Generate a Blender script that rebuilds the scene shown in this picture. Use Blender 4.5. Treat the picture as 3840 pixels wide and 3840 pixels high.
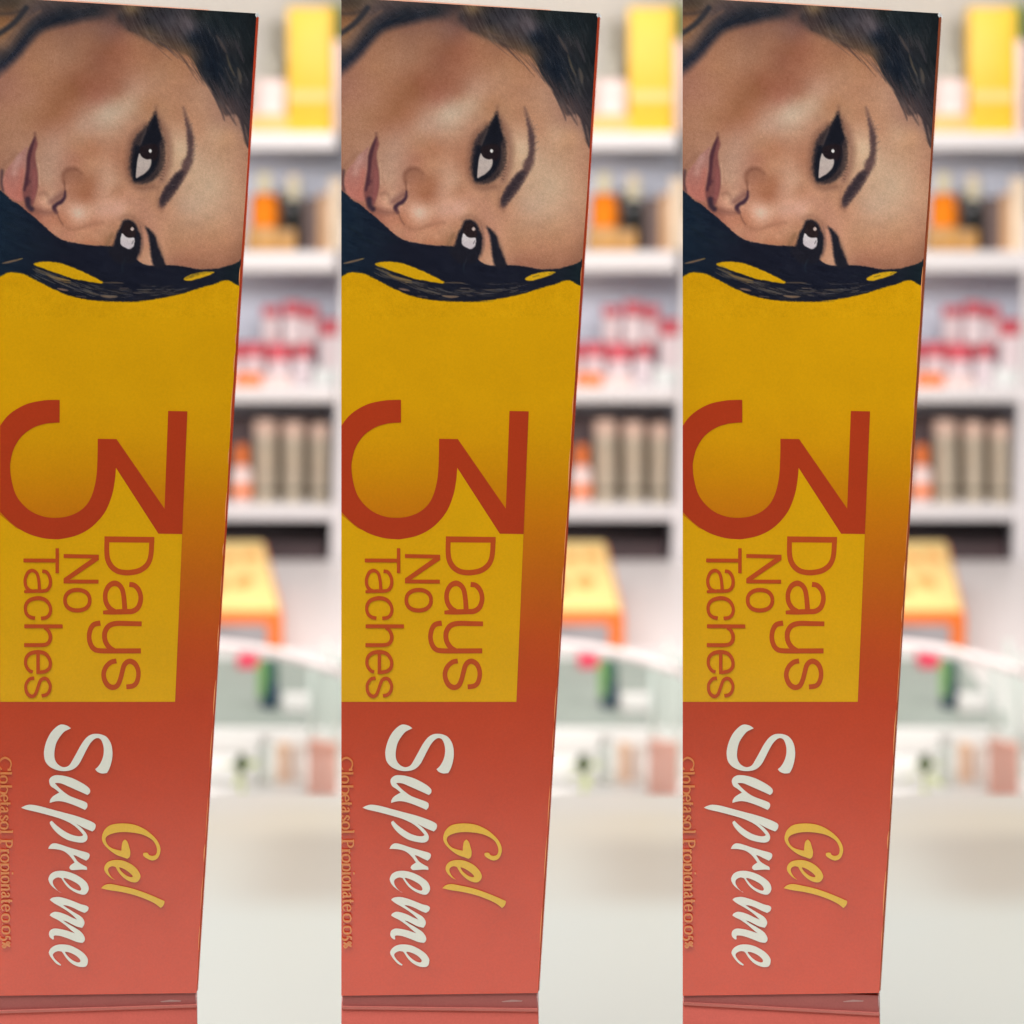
import bpy, bmesh, math, random
import numpy as np
from mathutils import Vector
from mathutils.geometry import tessellate_polygon

random.seed(7)
rng = np.random.default_rng(11)
for o in list(bpy.data.objects):
    bpy.data.objects.remove(o)
SC = bpy.context.scene
COL = SC.collection

# ------------------------------------------------------------------ camera
F = 10000.0            # focal length in photograph pixels (photograph 3840 x 3840)
HY = 400.0             # photograph row of the horizon
ZC = 0.2304            # camera height above the counter top
cam_d = bpy.data.cameras.new('camera')
cam = bpy.data.objects.new('camera', cam_d)
COL.objects.link(cam)
SC.camera = cam
cam.location = (0, 0, ZC)
cam.rotation_euler = (math.radians(90), 0, 0)
cam_d.sensor_width = 36
cam_d.lens = F / 3840 * 36
cam_d.shift_y = -(1920 - HY) / 3840
cam_d.clip_start = 0.01
cam_d.clip_end = 60
cam_d.dof.use_dof = True
cam_d.dof.focus_distance = 0.5
cam_d.dof.aperture_fstop = (cam_d.lens / 1000) / 0.0039
cam_d.dof.aperture_blades = 0
SC.render.resolution_x = SC.render.resolution_y = 1024

# ------------------------------------------------------------------ light
w = bpy.data.worlds.new('World')
SC.world = w
w.use_nodes = True
w.node_tree.nodes['Background'].inputs[0].default_value = (1.0, 0.97, 0.94, 1)
w.node_tree.nodes['Background'].inputs[1].default_value = 0.015
SC.view_settings.view_transform = 'Standard'
SC.view_settings.look = 'None'
SC.view_settings.exposure = 0
SC.view_settings.gamma = 1


def area(name, loc, target, sx, sy, power, col):
    d = bpy.data.lights.new(name, 'AREA')
    d.shape = 'RECTANGLE'
    d.size, d.size_y, d.energy, d.color = sx, sy, power, col
    o = bpy.data.objects.new(name, d)
    o.location = loc
    o.rotation_euler = (Vector(target) - Vector(loc)).to_track_quat('-Z', 'Y').to_euler()
    COL.objects.link(o)
    return o


area('shelf_fill', (0, 1.9, 0.75), (0, 4.2, 0.1), 3.2, 0.6, 51, (1, 0.95, 0.945))  # added lamp below ceiling height, throws light into the shelves
area('desk_fill', (0, 3.45, 1.5), (0, 3.45, 0), 3.0, 0.5, 37, (1, 0.95, 0.93))  # added overhead lamp to brighten the desk top
area('counter_fill', (0, 1.35, 1.5), (0, 1.0, 0), 2.4, 0.8, 9.0, (0.965, 1.0, 0.975))  # added lamp to brighten the counter behind the cartons
area('front_fill', (-0.35, 0.08, 1.15), (0, 0.4, 0.05), 1.2, 0.5, 19.4, (1, 0.965, 0.94))  # added fill for the carton fronts and the counter before them


# ------------------------------------------------------------------ helpers
def px(sx, sy, D):
    """photograph pixel + distance along the view axis -> point"""
    return Vector(((sx - 1920) / F * D, D, ZC - (sy - HY) / F * D))


def lin(c):
    c = np.clip(np.asarray(c, dtype=np.float64) / 255.0, 0, 1)
    return np.where(c <= 0.04045, c / 12.92, ((c + 0.055) / 1.055) ** 2.4)


MATS = {}


def mat(name, col, rough=0.5, spec=0.5, noise=0.0, nscale=60.0, metal=0.0, trans=0.0, coat=0.0, bump=0.0):
    if name in MATS:
        return MATS[name]
    m = bpy.data.materials.new(name)
    m.use_nodes = True
    nt = m.node_tree
    b = nt.nodes['Principled BSDF']
    b.inputs['Base Color'].default_value = (*col, 1)
    b.inputs['Roughness'].default_value = rough
    b.inputs['Specular IOR Level'].default_value = spec
    b.inputs['IOR'].default_value = 1.62
    b.inputs['Metallic'].default_value = metal
    b.inputs['Transmission Weight'].default_value = trans
    b.inputs['Coat Weight'].default_value = coat
    if noise or bump:
        tc = nt.nodes.new('ShaderNodeTexCoord')
        n = nt.nodes.new('ShaderNodeTexNoise')
        n.inputs['Scale'].default_value = nscale
        n.inputs['Detail'].default_value = 5
        nt.links.new(tc.outputs['Object'], n.inputs['Vector'])
        if noise:
            r = nt.nodes.new('ShaderNodeMapRange')
            r.inputs['From Min'].default_value = 0.3
            r.inputs['From Max'].default_value = 0.7
            r.inputs['To Min'].default_value = 1 - noise
            r.inputs['To Max'].default_value = 1 + noise
            nt.links.new(n.outputs['Fac'], r.inputs['Value'])
            mx = nt.nodes.new('ShaderNodeMix')
            mx.data_type = 'RGBA'
            mx.blend_type = 'MULTIPLY'
            mx.inputs['Factor'].default_value = 1
            mx.inputs['A'].default_value = (*col, 1)
            nt.links.new(r.outputs['Result'], mx.inputs['B'])
            nt.links.new(mx.outputs['Result'], b.inputs['Base Color'])
        if bump:
            bp = nt.nodes.new('ShaderNodeBump')
            bp.inputs['Strength'].default_value = bump
            bp.inputs['Distance'].default_value = 0.001
            nt.links.new(n.outputs['Fac'], bp.inputs['Height'])
            nt.links.new(bp.outputs['Normal'], b.inputs['Normal'])
    MATS[name] = m
    return m


def mesh_obj(name, verts, faces, m, parent=None, smooth=False):
    me = bpy.data.meshes.new(name)
    me.from_pydata([tuple(v) for v in verts], [], faces)
    me.update()
    if smooth:
        me.shade_smooth()
    o = bpy.data.objects.new(name, me)
    if m:
        me.materials.append(m)
    COL.objects.link(o)
    if parent:
        o.parent = parent
    return o


def bm_obj(name, bm, m, parent=None, smooth=False):
    bmesh.ops.recalc_face_normals(bm, faces=bm.faces)
    me = bpy.data.meshes.new(name)
    bm.to_mesh(me)
    bm.free()
    if smooth:
        me.shade_smooth()
        try:
            me.set_sharp_from_angle(angle=math.radians(40))
        except Exception:
            pass
    o = bpy.data.objects.new(name, me)
    me.materials.append(m)
    COL.objects.link(o)
    if parent:
        o.parent = parent
    return o


def bm_hexa(bm, c):
    """8 corners: bottom ring then top ring"""
    v = [bm.verts.new(p) for p in c]
    for f in ((0, 3, 2, 1), (4, 5, 6, 7), (0, 1, 5, 4), (1, 2, 6, 5), (2, 3, 7, 6), (3, 0, 4, 7)):
        bm.faces.new([v[k] for k in f])
    return v


def hexa(name, c, m, parent=None, bevel=0.0, seg=2):
    bm = bmesh.new()
    bm_hexa(bm, c)
    bmesh.ops.recalc_face_normals(bm, faces=bm.faces)
    if bevel:
        bmesh.ops.bevel(bm, geom=list(bm.edges), offset=bevel, segments=seg, affect='EDGES', profile=0.5)
    return bm_obj(name, bm, m, parent, smooth=bool(bevel))


def box(name, x0, x1, y0, y1, z0, z1, m, parent=None, bevel=0.0):
    return hexa(name, [(x0, y0, z0), (x1, y0, z0), (x1, y1, z0), (x0, y1, z0),
                       (x0, y0, z1), (x1, y0, z1), (x1, y1, z1), (x0, y1, z1)], m, parent, bevel)


def lathe(name, prof, m, parent=None, seg=28, sx=1.0, sy=1.0, sq=0.0):
    vs, fs = [], []
    n = len(prof)
    for k in range(seg):
        a = 2 * math.pi * k / seg
        q_ = (abs(math.cos(a)) ** sq + abs(math.sin(a)) ** sq) ** (-1 / sq) if sq else 1.0      # rounded-square section
        for r, z in prof:
            r = r * q_
            vs.append((r * math.cos(a) * sx, r * math.sin(a) * sy, z))
    for k in range(seg):
        k2 = (k + 1) % seg
        for j in range(n - 1):
            fs.append((k * n + j, k2 * n + j, k2 * n + j + 1, k * n + j + 1))
    fs.append(tuple(k * n for k in reversed(range(seg))))
    fs.append(tuple(k * n + n - 1 for k in range(seg)))
    o = mesh_obj(name, vs, fs, m, parent, smooth=True)
    try:
        o.data.set_sharp_from_angle(angle=math.radians(45))
    except Exception:
        pass
    return o


def empty(name, loc):
    o = bpy.data.objects.new(name, None)
    o.location = loc
    o.empty_display_size = 0.02
    COL.objects.link(o)
    return o


def tag(o, label, cat, group=None):
    o['label'] = label
    o['category'] = cat
    if group:
        o['group'] = group
    return o


def structure(o):
    o['kind'] = 'structure'
    return o


BAY = ['left', 'middle', 'right']

# ------------------------------------------------------------------ structure
FLOOR = -1.2
M_wall = mat('wall_paint', (0.74, 0.70, 0.64), 0.8, noise=0.03, nscale=8)
M_floor = mat('floor_tile', (0.42, 0.38, 0.34), 0.4, noise=0.08, nscale=5)
M_counter = mat('counter_gloss_white', (0.77, 0.795, 0.755), 0.28, 0.5, noise=0.012, nscale=6)
M_shelf = mat('shelf_white', (0.76, 0.735, 0.73), 0.45, noise=0.015, nscale=9)
M_back = mat('shelf_back_grey', (0.74, 0.79, 0.90), 0.6, noise=0.04, nscale=5)
M_backc = mat('shelf_back_cream', (0.70, 0.67, 0.60), 0.6, noise=0.04, nscale=5)
M_desk = mat('desk_white', (0.80, 0.755, 0.735), 0.4, noise=0.015, nscale=5)

structure(box('floor', -3, 3, -1.5, 5.2, FLOOR - 0.05, FLOOR, M_floor))
structure(box('wall', -3, 3, 4.75, 4.85, FLOOR, 1.9, M_wall))

# the counter the cartons stand on
ct = tag(empty('counter', (0, 0.4, FLOOR)), 'glossy white counter carrying the three printed cartons', 'counter')


def loc_box(name, par, x0, x1, y0, y1, z0, z1, m, bevel=0.0):
    l = par.location
    return box(name, x0 - l.x, x1 - l.x, y0 - l.y, y1 - l.y, z0 - l.z, z1 - l.z, m, par, bevel)


prof = [(0.13, -0.035), (0.13, -0.004), (0.1335, -0.0005), (0.14, 0.0)]
prof += [(0.892, 0.0), (0.898, -0.0015), (0.9, -0.004), (0.9, -0.035)]
vs, fs = [], []
for xx in (-1.0, 1.0):
    vs += [(xx, d_ - ct.location.y, z_ - ct.location.z) for d_, z_ in prof]
n_ = len(prof)
for k in range(n_):
    fs.append((k, (k + 1) % n_, n_ + (k + 1) % n_, n_ + k))
fs += [tuple(reversed(range(n_))), tuple(range(n_, 2 * n_))]
ctop = mesh_obj('counter_top', vs, fs, None, ct, True)
ctop.data.set_sharp_from_angle(angle=math.radians(35))


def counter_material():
    # laminate: greenish white sheet, taupe shadow band painted near the back, cream back edge
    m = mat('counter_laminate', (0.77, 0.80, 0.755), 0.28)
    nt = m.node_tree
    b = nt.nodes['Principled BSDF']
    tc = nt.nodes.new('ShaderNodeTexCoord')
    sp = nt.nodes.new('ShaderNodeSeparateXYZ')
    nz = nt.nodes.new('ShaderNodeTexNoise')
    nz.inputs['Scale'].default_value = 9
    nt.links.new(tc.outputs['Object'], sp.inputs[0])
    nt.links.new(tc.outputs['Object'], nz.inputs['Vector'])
    # the painted shadow band deepens and fades along the counter
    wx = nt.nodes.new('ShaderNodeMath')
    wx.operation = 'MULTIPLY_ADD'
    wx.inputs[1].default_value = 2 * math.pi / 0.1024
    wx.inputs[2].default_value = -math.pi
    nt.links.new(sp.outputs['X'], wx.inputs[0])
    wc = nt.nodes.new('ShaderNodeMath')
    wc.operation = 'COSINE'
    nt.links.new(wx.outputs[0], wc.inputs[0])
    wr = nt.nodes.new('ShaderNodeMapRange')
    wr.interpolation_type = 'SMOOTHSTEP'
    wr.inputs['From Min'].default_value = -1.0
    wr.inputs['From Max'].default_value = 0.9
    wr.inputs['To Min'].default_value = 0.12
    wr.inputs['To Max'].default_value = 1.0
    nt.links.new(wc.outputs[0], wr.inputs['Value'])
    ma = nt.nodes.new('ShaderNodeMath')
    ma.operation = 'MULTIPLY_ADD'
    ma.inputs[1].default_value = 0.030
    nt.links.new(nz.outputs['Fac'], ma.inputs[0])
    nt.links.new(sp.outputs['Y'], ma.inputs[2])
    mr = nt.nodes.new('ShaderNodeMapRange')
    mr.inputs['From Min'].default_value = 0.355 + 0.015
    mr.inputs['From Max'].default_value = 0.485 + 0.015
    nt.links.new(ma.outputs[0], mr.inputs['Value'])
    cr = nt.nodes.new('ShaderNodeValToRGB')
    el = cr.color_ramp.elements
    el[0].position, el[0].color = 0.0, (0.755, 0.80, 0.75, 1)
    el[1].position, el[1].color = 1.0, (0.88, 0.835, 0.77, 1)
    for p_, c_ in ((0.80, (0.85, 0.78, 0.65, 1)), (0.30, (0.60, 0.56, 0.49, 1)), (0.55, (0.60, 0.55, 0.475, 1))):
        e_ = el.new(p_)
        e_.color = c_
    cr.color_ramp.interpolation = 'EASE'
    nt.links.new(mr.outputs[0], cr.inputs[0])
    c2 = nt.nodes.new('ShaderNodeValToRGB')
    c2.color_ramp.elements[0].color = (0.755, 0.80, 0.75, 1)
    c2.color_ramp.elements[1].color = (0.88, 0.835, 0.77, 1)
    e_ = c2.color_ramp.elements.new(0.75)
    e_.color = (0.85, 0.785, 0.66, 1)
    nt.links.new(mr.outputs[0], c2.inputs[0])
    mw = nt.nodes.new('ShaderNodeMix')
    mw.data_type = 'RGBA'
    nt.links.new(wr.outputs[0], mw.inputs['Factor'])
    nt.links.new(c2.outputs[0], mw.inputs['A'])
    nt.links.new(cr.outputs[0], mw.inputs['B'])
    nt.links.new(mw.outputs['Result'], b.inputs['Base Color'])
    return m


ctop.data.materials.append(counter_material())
loc_box('front_panel', ct, -0.97, 0.97, 0.16, 0.86, FLOOR, -0.0355, M_shelf)
# ------------------------------------------------------------------ shelving
DS = 4.2
SH = {1: (497, 560), 2: (948, 1018), 3: (1455, 1507), 4: (1905, 1951)}


def zsh(sy, D=DS):
    return ZC - (sy - HY) / F * D


ZDESK = zsh(2096)

for i in range(3):
    X0 = 1280 * i
    base = empty('shelf_unit', (px(X0 + 660, 0, DS + 0.13).x, DS + 0.13, FLOOR))
    tag(base, f'white open shelving unit filling the background right of the {BAY[i]}most carton' if i != 1 else
        'white open shelving unit filling the background right of the middle carton', 'shelf unit', 'white shelving units')
    xl = px(X0 + 28, 0, DS).x
    xr = px(X0 + (1300 if i < 2 else 1400), 0, DS).x
    xe = px(X0 + 1300, 0, DS).x
    for k, (a, b) in SH.items():
        loc_box('shelf', base, xl + 0.018, xr - 0.0175, DS + .0005, DS + 0.17, zsh(b), zsh(a), M_shelf, 0.002)
    loc_box('shelf', base, xl + 0.018, xr - 0.03, DS + 0.03, DS + 0.17, FLOOR, ZDESK - 0.02, M_shelf)
    loc_box('back_panel', base, xl, xr, DS + 0.172, DS + 0.19, FLOOR, zsh(530), M_back)
    loc_box('back_panel', base, xl, xr, DS + 0.172, DS + 0.19, zsh(530) + .0005, zsh(-260), M_backc)
    # side panels; the right one leans a little, as in the photograph
    l = base.location
    loc_box('shade_board', base, xl, xr, DS, DS + 0.19, zsh(-262) + .0005, zsh(-300), M_shelf)  # unseen board added to shade the back panel from above
    loc_box('side_panel', base, xl, xl + 0.017, DS + 0.003, DS + 0.17, FLOOR, zsh(-260), M_shelf)
    z1, z0 = zsh(-260), ZDESK - 0.25
    e1, e0 = px(X0 + 1348, 0, DS).x, px(X0 + 1217, 0, DS).x
    c = [(e0, DS - 0.002, z0), (max(xe, e0 + .02), DS - 0.002, z0), (max(xe, e0 + .02), DS + 0.018, z0), (e0, DS + 0.018, z0)]
    zm = zsh(820)
    c += [(px(X0 + 1291, 0, DS).x, DS - 0.002, zm), (xe, DS - 0.002, zm), (xe, DS + 0.018, zm), (px(X0 + 1291, 0, DS).x, DS + 0.018, zm)]
    hexa('upright', [Vector(p) - l for p in c], M_shelf, base)
    if i == 2:
        loc_box('side_panel', base, xr - .017, xr, DS + 0.003, DS + 0.17, FLOOR, zsh(-260), M_shelf)

# the desk in front of the shelves
dk = tag(empty('desk', (0, 3.6, FLOOR)), 'long white desk in front of the shelving units', 'desk')
loc_box('desk_top', dk, -1.5, 1.5, 3.05, 4.19, ZDESK - 0.03, ZDESK, M_desk, 0.003)
loc_box('front_panel', dk, -1.45, 1.45, 3.12, 3.14, FLOOR, ZDESK - 0.031, M_shelf)
for sx_ in (-1.45, 1.43):
    loc_box('leg', dk, sx_, sx_ + 0.02, 3.141, 4.15, FLOOR, ZDESK - 0.031, M_shelf)

# ------------------------------------------------------------------ goods on the shelves
def C(*c):
    return tuple(float(v) for v in lin(c))


M_yellow = mat('pack_yellow', C(240, 192, 45), 0.45, noise=0.05, nscale=30)
M_paley = mat('pack_pale_yellow', C(225, 200, 120), 0.45)
M_green = mat('pack_green', C(150, 185, 50), 0.5)
M_pinkw = mat('plastic_pink_white', C(240, 215, 208), 0.35)
M_peach = mat('pack_peach', C(250, 185, 110), 0.5)
M_greyb = mat('plastic_grey', C(185, 183, 170), 0.4)
M_orange = mat('liquid_orange', C(250, 138, 12), 0.7, 0.2)
M_cream = mat('plastic_cream', C(225, 218, 185), 0.4)
M_gold = mat('pack_gold', C(190, 140, 70), 0.45, noise=0.25, nscale=40)
M_dark = mat('glass_dark', C(48, 52, 52), 0.15)
M_brown = mat('pack_brown', C(98, 78, 72), 0.6, noise=0.1, nscale=30)
M_tan = mat('pack_tan', C(205, 160, 115), 0.5)
M_creambox = mat('pack_cream', C(245, 225, 195), 0.5)
M_amber = mat('bottle_amber', C(176, 122, 40), 0.25)
M_red = mat('lid_red', C(200, 58, 76), 0.4)
M_white = mat('jar_white', C(235, 222, 225), 0.35)
M_mint = mat('pack_mint_white', C(225, 230, 226), 0.5)
M_orlab = mat('label_orange', C(250, 130, 50), 0.5)
M_taupe = mat('pack_taupe', C(202, 190, 168), 0.3, noise=0.10, nscale=25, metal=0.35)
M_taupe_d = mat('pack_taupe_dark', C(135, 125, 105), 0.5)
M_tpink = mat('pack_pink_top', C(222, 190, 170), 0.5)
M_dbrown = mat('shade_dark_brown', C(78, 58, 60), 0.6, noise=0.2, nscale=20)
M_black = mat('shade_black', C(60, 52, 56), 0.6)
M_pearl = mat('cap_highlight_cream', C(252, 236, 214), 0.3)
M_oframe = mat('tray_orange', C(228, 112, 22), 0.45)
M_mark = mat('tray_mark', C(248, 172, 84), 0.5)
M_ytop = mat('tray_yellow', C(255, 222, 138), 0.45, noise=0.10, nscale=14)
M_tgrey = mat('tray_label_grey', C(150, 146, 147), 0.5, noise=0.1, nscale=20)


def item(i, x0, x1, ytop, row, D=4.262, depth=None):
    """base centre, width, depth, height of a thing standing on a shelf row"""
    X0 = 1280 * i
    z0 = zsh(SH[row][0])
    a, b = px(X0 + x0, ytop, D), px(X0 + x1, ytop, D)
    wd = b.x - a.x
    dp = depth or wd
    return Vector(((a.x + b.x) / 2, D + dp / 2, z0)), wd, dp, a.z - z0


def item_box(name, i, x0, x1, ytop, row, m, label, cat, group, D=4.262, depth=None, bevel=0.0012):
    c, wd, dp, h = item(i, x0, x1, ytop, row, D, depth)
    e = tag(empty(name, c), label, cat, group)
    box('body', -wd / 2, wd / 2, -dp / 2, dp / 2, 0, h, m, e, bevel)
    return e, wd, dp, h


def stripe(e, wd, dp, h, f0, f1, m, name='label_band', fx0=0.0, fx1=1.0):
    """thin printed panel on the front of a pack"""
    return box(name, -wd / 2 + wd * fx0 + 0.0003, -wd / 2 + wd * fx1 - 0.0003, -dp / 2 - 0.0006, -dp / 2 + 0.0003, h * f0, h * f1, m, e)


def bottle(name, i, x0, x1, ytop, row, m, capm, label, cat, group, neck=0.72, capr=0.5, D=4.262, z=None, dome=False):
    c, wd, dp, h = item(i, x0, x1, ytop, row, D)
    if z is not None:
        h = h - (z - c.z)
        c.z = z
    r = wd / 2
    e = tag(empty(name, c), label, cat, group)
    b = h * neck
    lathe('body', [(r * .9, 0), (r, h * .02), (r, b * .86), (r * .92, b * .94), (r * capr * .9, b)], m, e)
    lathe('cap', [(r * capr, b + 0.0002), (r * capr, h * .97), (r * capr * .85, h)], capm, e)
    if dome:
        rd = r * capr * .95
        lathe('cap_highlight', [(rd * math.cos(a_), h + .0002 + rd * .9 * math.sin(a_)) for a_ in (0, .25, .5, .75, 1.0, 1.25, 1.45)], M_pearl, e)  # pale dome put in place of a blurred highlight on the cap
    return e, r, h


def jar(name, i, x0, x1, ytop, ylid, ybot, D, label, group, zbase, bm_=None, lm=None, fixh=None):
    X0 = 1280 * i
    a, b = px(X0 + x0, ytop, D), px(X0 + x1, ytop, D)
    r = (b.x - a.x) / 2
    h = a.z - zbase if fixh is None else fixh
    hl = h - (px(0, ylid, D).z - zbase)
    e = tag(empty(name, ((a.x + b.x) / 2, D + r, zbase)), label, 'jar', group)
    lathe('body', [(r * .88, 0), (r * .95, h * .03), (r * .95, h - hl - .001), (r * .8, h - hl)], bm_ or M_white, e, sq=5.0)
    lathe('lid', [(r, h - hl + 0.0002), (r, h - h * .02), (r * .95, h)], lm or M_red, e, sq=5.0)
    return h


for i in range(3):
    B = BAY[i] + ' bay'
    # row 1
    e, wd, dp, h = item_box('yellow_carton', i, 1078, 1246, 28, 1, M_yellow, f'tall bright yellow carton on the top shelf of the {B}', 'carton', 'tall yellow cartons on the top shelf', D=4.25, depth=.05)
    stripe(e, wd, dp, h, 0.25, 0.33, M_paley)
    e, wd, dp, h = item_box('green_pack', i, 1225, 1276, 20, 1, M_green, f'slim yellow green pack behind the tall yellow carton, top shelf of the {B}', 'carton', 'slim green packs on the top shelf', D=4.33, depth=.03)
    item_box('cream_pack', i, 1250, 1286, 150, 1, M_pinkw, f'pale pink pack beside the tall yellow carton, top shelf of the {B}', 'carton', 'pale pink packs on the top shelf', D=4.26, depth=.04)
    e, wd, dp, h = item_box('peach_carton', i, 930, 1080, 432, 1, M_peach, f'low peach carton left of the tall yellow carton, top shelf of the {B}', 'carton', 'low peach cartons on the top shelf', D=4.25, depth=.06)
    zt = e.location.z + h
    jar('round_jar', i, 955, 1076, 300, 352, 430, 4.252, f'round pinkish white jar standing on the low peach carton in the {B}', 'pinkish white jars', zt, M_pinkw, M_pinkw)
    bottle('grey_bottle', i, 978, 1066, 84, 1, M_greyb, M_greyb, f'tall grey bottle behind the pinkish jar, top shelf of the {B}', 'bottle', 'tall grey bottles', D=4.325)
    # row 2
    zr = zsh(SH[2][0])
    e, wd, dp, h = item_box('gold_carton', i, 924, 1034, 852, 2, M_gold, f'small mottled gold carton under the orange bottle in the {B}', 'carton', 'small gold cartons', D=4.25, depth=.05)
    zt2 = e.location.z + h
    e2, wd2, dp2, h2 = item_box('gold_carton', i, 1036, 1106, 862, 2, M_gold, f'small mottled gold carton in front of the dark bottle in the {B}', 'carton', 'small gold cartons', D=4.25, depth=.02)
    bottle('orange_bottle', i, 935, 1036, 648, 2, M_orange, M_cream, f'orange bottle with cream cap on the second shelf of the {B}', 'bottle', 'orange bottles with cream caps', neck=0.62, capr=.56, D=4.256, z=zt2)
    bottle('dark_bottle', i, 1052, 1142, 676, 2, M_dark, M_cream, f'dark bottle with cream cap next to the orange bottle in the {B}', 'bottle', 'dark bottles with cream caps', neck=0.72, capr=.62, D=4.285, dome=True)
    bottle('amber_bottle', i, 1026, 1076, 716, 2, M_amber, M_dark, f'slim amber bottle between the orange and dark bottles in the {B}', 'bottle', 'slim amber bottles', neck=.74, capr=.6, D=4.318)
    item_box('brown_carton', i, 1137, 1192, 742, 2, M_brown, f'narrow grey brown carton right of the dark bottle in the {B}', 'carton', 'narrow brown cartons')
    item_box('tan_carton', i, 1194, 1232, 726, 2, M_tan, f'narrow tan carton between brown and cream cartons in the {B}', 'carton', 'narrow tan cartons')
    item_box('cream_carton', i, 1234, 1286, 668, 2, M_creambox, f'tall cream carton at the right end of the second shelf, {B}', 'carton', 'tall cream cartons')
    # row 3: two layers of white jars with red lids
    z3 = zsh(SH[3][0])
    hh = px(0, 1290, 4.25).z - z3
    for k, (a, b) in enumerate(((812, 902), (905, 994), (1000, 1084), (1091, 1170))):
        h_j = jar('red_lid_jar', i, a, b, 1290, (1344, 1338, 1352, 1342)[k], 1450, (4.25, 4.262, 4.248, 4.27)[k], f'{["first", "second", "third", "fourth"][k]} white jar with red lid from left, lower jar row, {B}', 'white jars with red lids', z3, fixh=hh)
    for k, (a, b) in enumerate(((980, 1048), (1058, 1132), (1134, 1192))):
        jar('red_lid_jar', i, a, b, (1150, 1134, 1146)[k], (1188, 1186, 1198)[k], 1290, (4.262, 4.25, 4.268)[k], f'{["left", "middle", "right"][k]} white jar with red lid in the upper jar row, {B}', 'white jars with red lids', z3 + hh)
    e, wd, dp, h = item_box('mint_carton', i, 1176, 1288, 1385, 3, M_mint, f'low mint white carton right of the stacked jars in the {B}', 'carton', 'low mint white cartons', D=4.245, depth=.06)
    jar('red_lid_jar', i, 1196, 1282, 1200, 1258, 1385, 4.247, f'white jar with red lid on top of the mint white carton, {B}', 'white jars with red lids', z3 + h)
    e, wd, dp, h = item_box('orange_carton', i, 880, 978, 1404, 3, M_orlab, f'low orange carton in front of the lower jars in the {B}', 'carton', 'low orange cartons', D=4.215, depth=.025)
    item_box('pink_carton', i, 982, 1094, 1412, 3, M_pinkw, f'low pale pink carton in front of the lower jars in the {B}', 'carton', 'low pink cartons', D=4.215, depth=.025)
    # row 4
    for k, (a, b) in enumerate(((948, 1034), (1056, 1138), (1160, 1238))):
        c, wd, dp, h = item(i, a, b, (1578, 1584, 1590)[k], 4, (4.25, 4.256, 4.248)[k])
        r = wd / 2
        e = tag(empty('taupe_can', c), f'tall silvery taupe can, {["left", "middle", "right"][k]} of three on the fourth shelf, {B}', 'can', 'tall taupe cans')
        lathe('body', [(r * .93, 0), (r, h * .015), (r, h * .80), (r * .97, h * .82)], M_taupe, e, seg=32, sq=3.0)
        lathe('lid', [(r * .96, h * .8202), (r * .98, h * .83), (r * .98, h * .95), (r * .90, h * .985), (r * .6, h)], M_tpink, e, seg=32, sq=3.0)
        lathe('label_band', [(r + .0005, h * .12), (r + .0005, h * .19)], M_taupe_d, e, seg=32, sq=3.0)
    e, wd, dp, h = item_box('shade_block_brown', i, 700, 1230, 1560, 4, M_dbrown, f'dark brown block standing in for shade behind the taupe cans in the {B}', 'shade block', 'dark brown shade blocks', D=4.33, depth=.035)  # added dark block, its colour stands for shade deep in the row
    c, wd, dp, h = item(i, 862, 940, 1672, 4, 4.245)
    r = wd / 2
    e = tag(empty('small_bottle', c), f'small white bottle with orange cap left of the taupe cans in the {B}', 'bottle', 'small white bottles with orange caps')
    lathe('body', [(r * .9, 0), (r, h * .03), (r, h * .55), (r * .55, h * .64)], M_pinkw, e)
    lathe('label', [(r + .0006, h * .12), (r + .0006, h * .32)], M_orlab, e)
    lathe('cap', [(r * .62, h * .64 + .0003), (r * .62, h * .96), (r * .5, h)], M_orlab, e)
    # row 5: dark blocks added for the shade above the lowest board
    X0 = 1280 * i
    zb = ZDESK - 0.02
    a, b = px(X0 + 600, 0, 4.30).x, px(X0 + 1225, 0, 4.30).x
    e = tag(empty('shade_block_black', ((a + b) / 2, 4.335, zb)), f'long black block standing in for shade on the lowest shelf of the {B}', 'shade block', 'black shade blocks')
    box('body', -(b - a) / 2, (b - a) / 2, -.03, .03, 0, zsh(1975, 4.3) - zb, M_black, e, .002)
    a, b = px(X0 + 985, 0, 4.24).x, px(X0 + 1224, 0, 4.24).x
    e = tag(empty('shade_block_low', ((a + b) / 2, 4.26, zb)), f'low brown block standing in for shade before the black one in the {B}', 'shade block', 'low brown shade blocks')
    box('body', -(b - a) / 2, (b - a) / 2, -.02, .02, 0, zsh(2040, 4.24) - zb, M_dbrown, e, .002)

    # orange tray box on the desk
    Df, Db, zt = 3.4, 3.954, None
    pts = [px(X0 + 560, 2290, Df), px(X0 + 1061, 2290, Df), px(X0 + 994, 2025, Db), px(X0 + 560, 2025, Db)]
    ztop = pts[0].z
    ctr = Vector(((pts[0].x + pts[1].x) / 2, (Df + Db) / 2, ZDESK))
    e = tag(empty('display_box', ctr), f'orange display box with yellow top lying on the white desk, {B}', 'box', 'orange display boxes on the desk')
    q = [Vector((p.x, p.y, 0)) - Vector((ctr.x, ctr.y, 0)) for p in pts]
    hb = ztop - ZDESK
    hexa('body', [v + Vector((0, 0, 0)) for v in q] + [v + Vector((0, 0, hb - .004)) for v in q], M_oframe, e, .002)
    cen = sum(q, Vector()) / 4
    qi = [cen + (v - cen) * 0.95 for v in q]
    top = hexa('top_panel', [v + Vector((0, 0, hb - .0038)) for v in qi] + [v + Vector((0, 0, hb)) for v in qi], M_ytop, e, .001)
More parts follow.
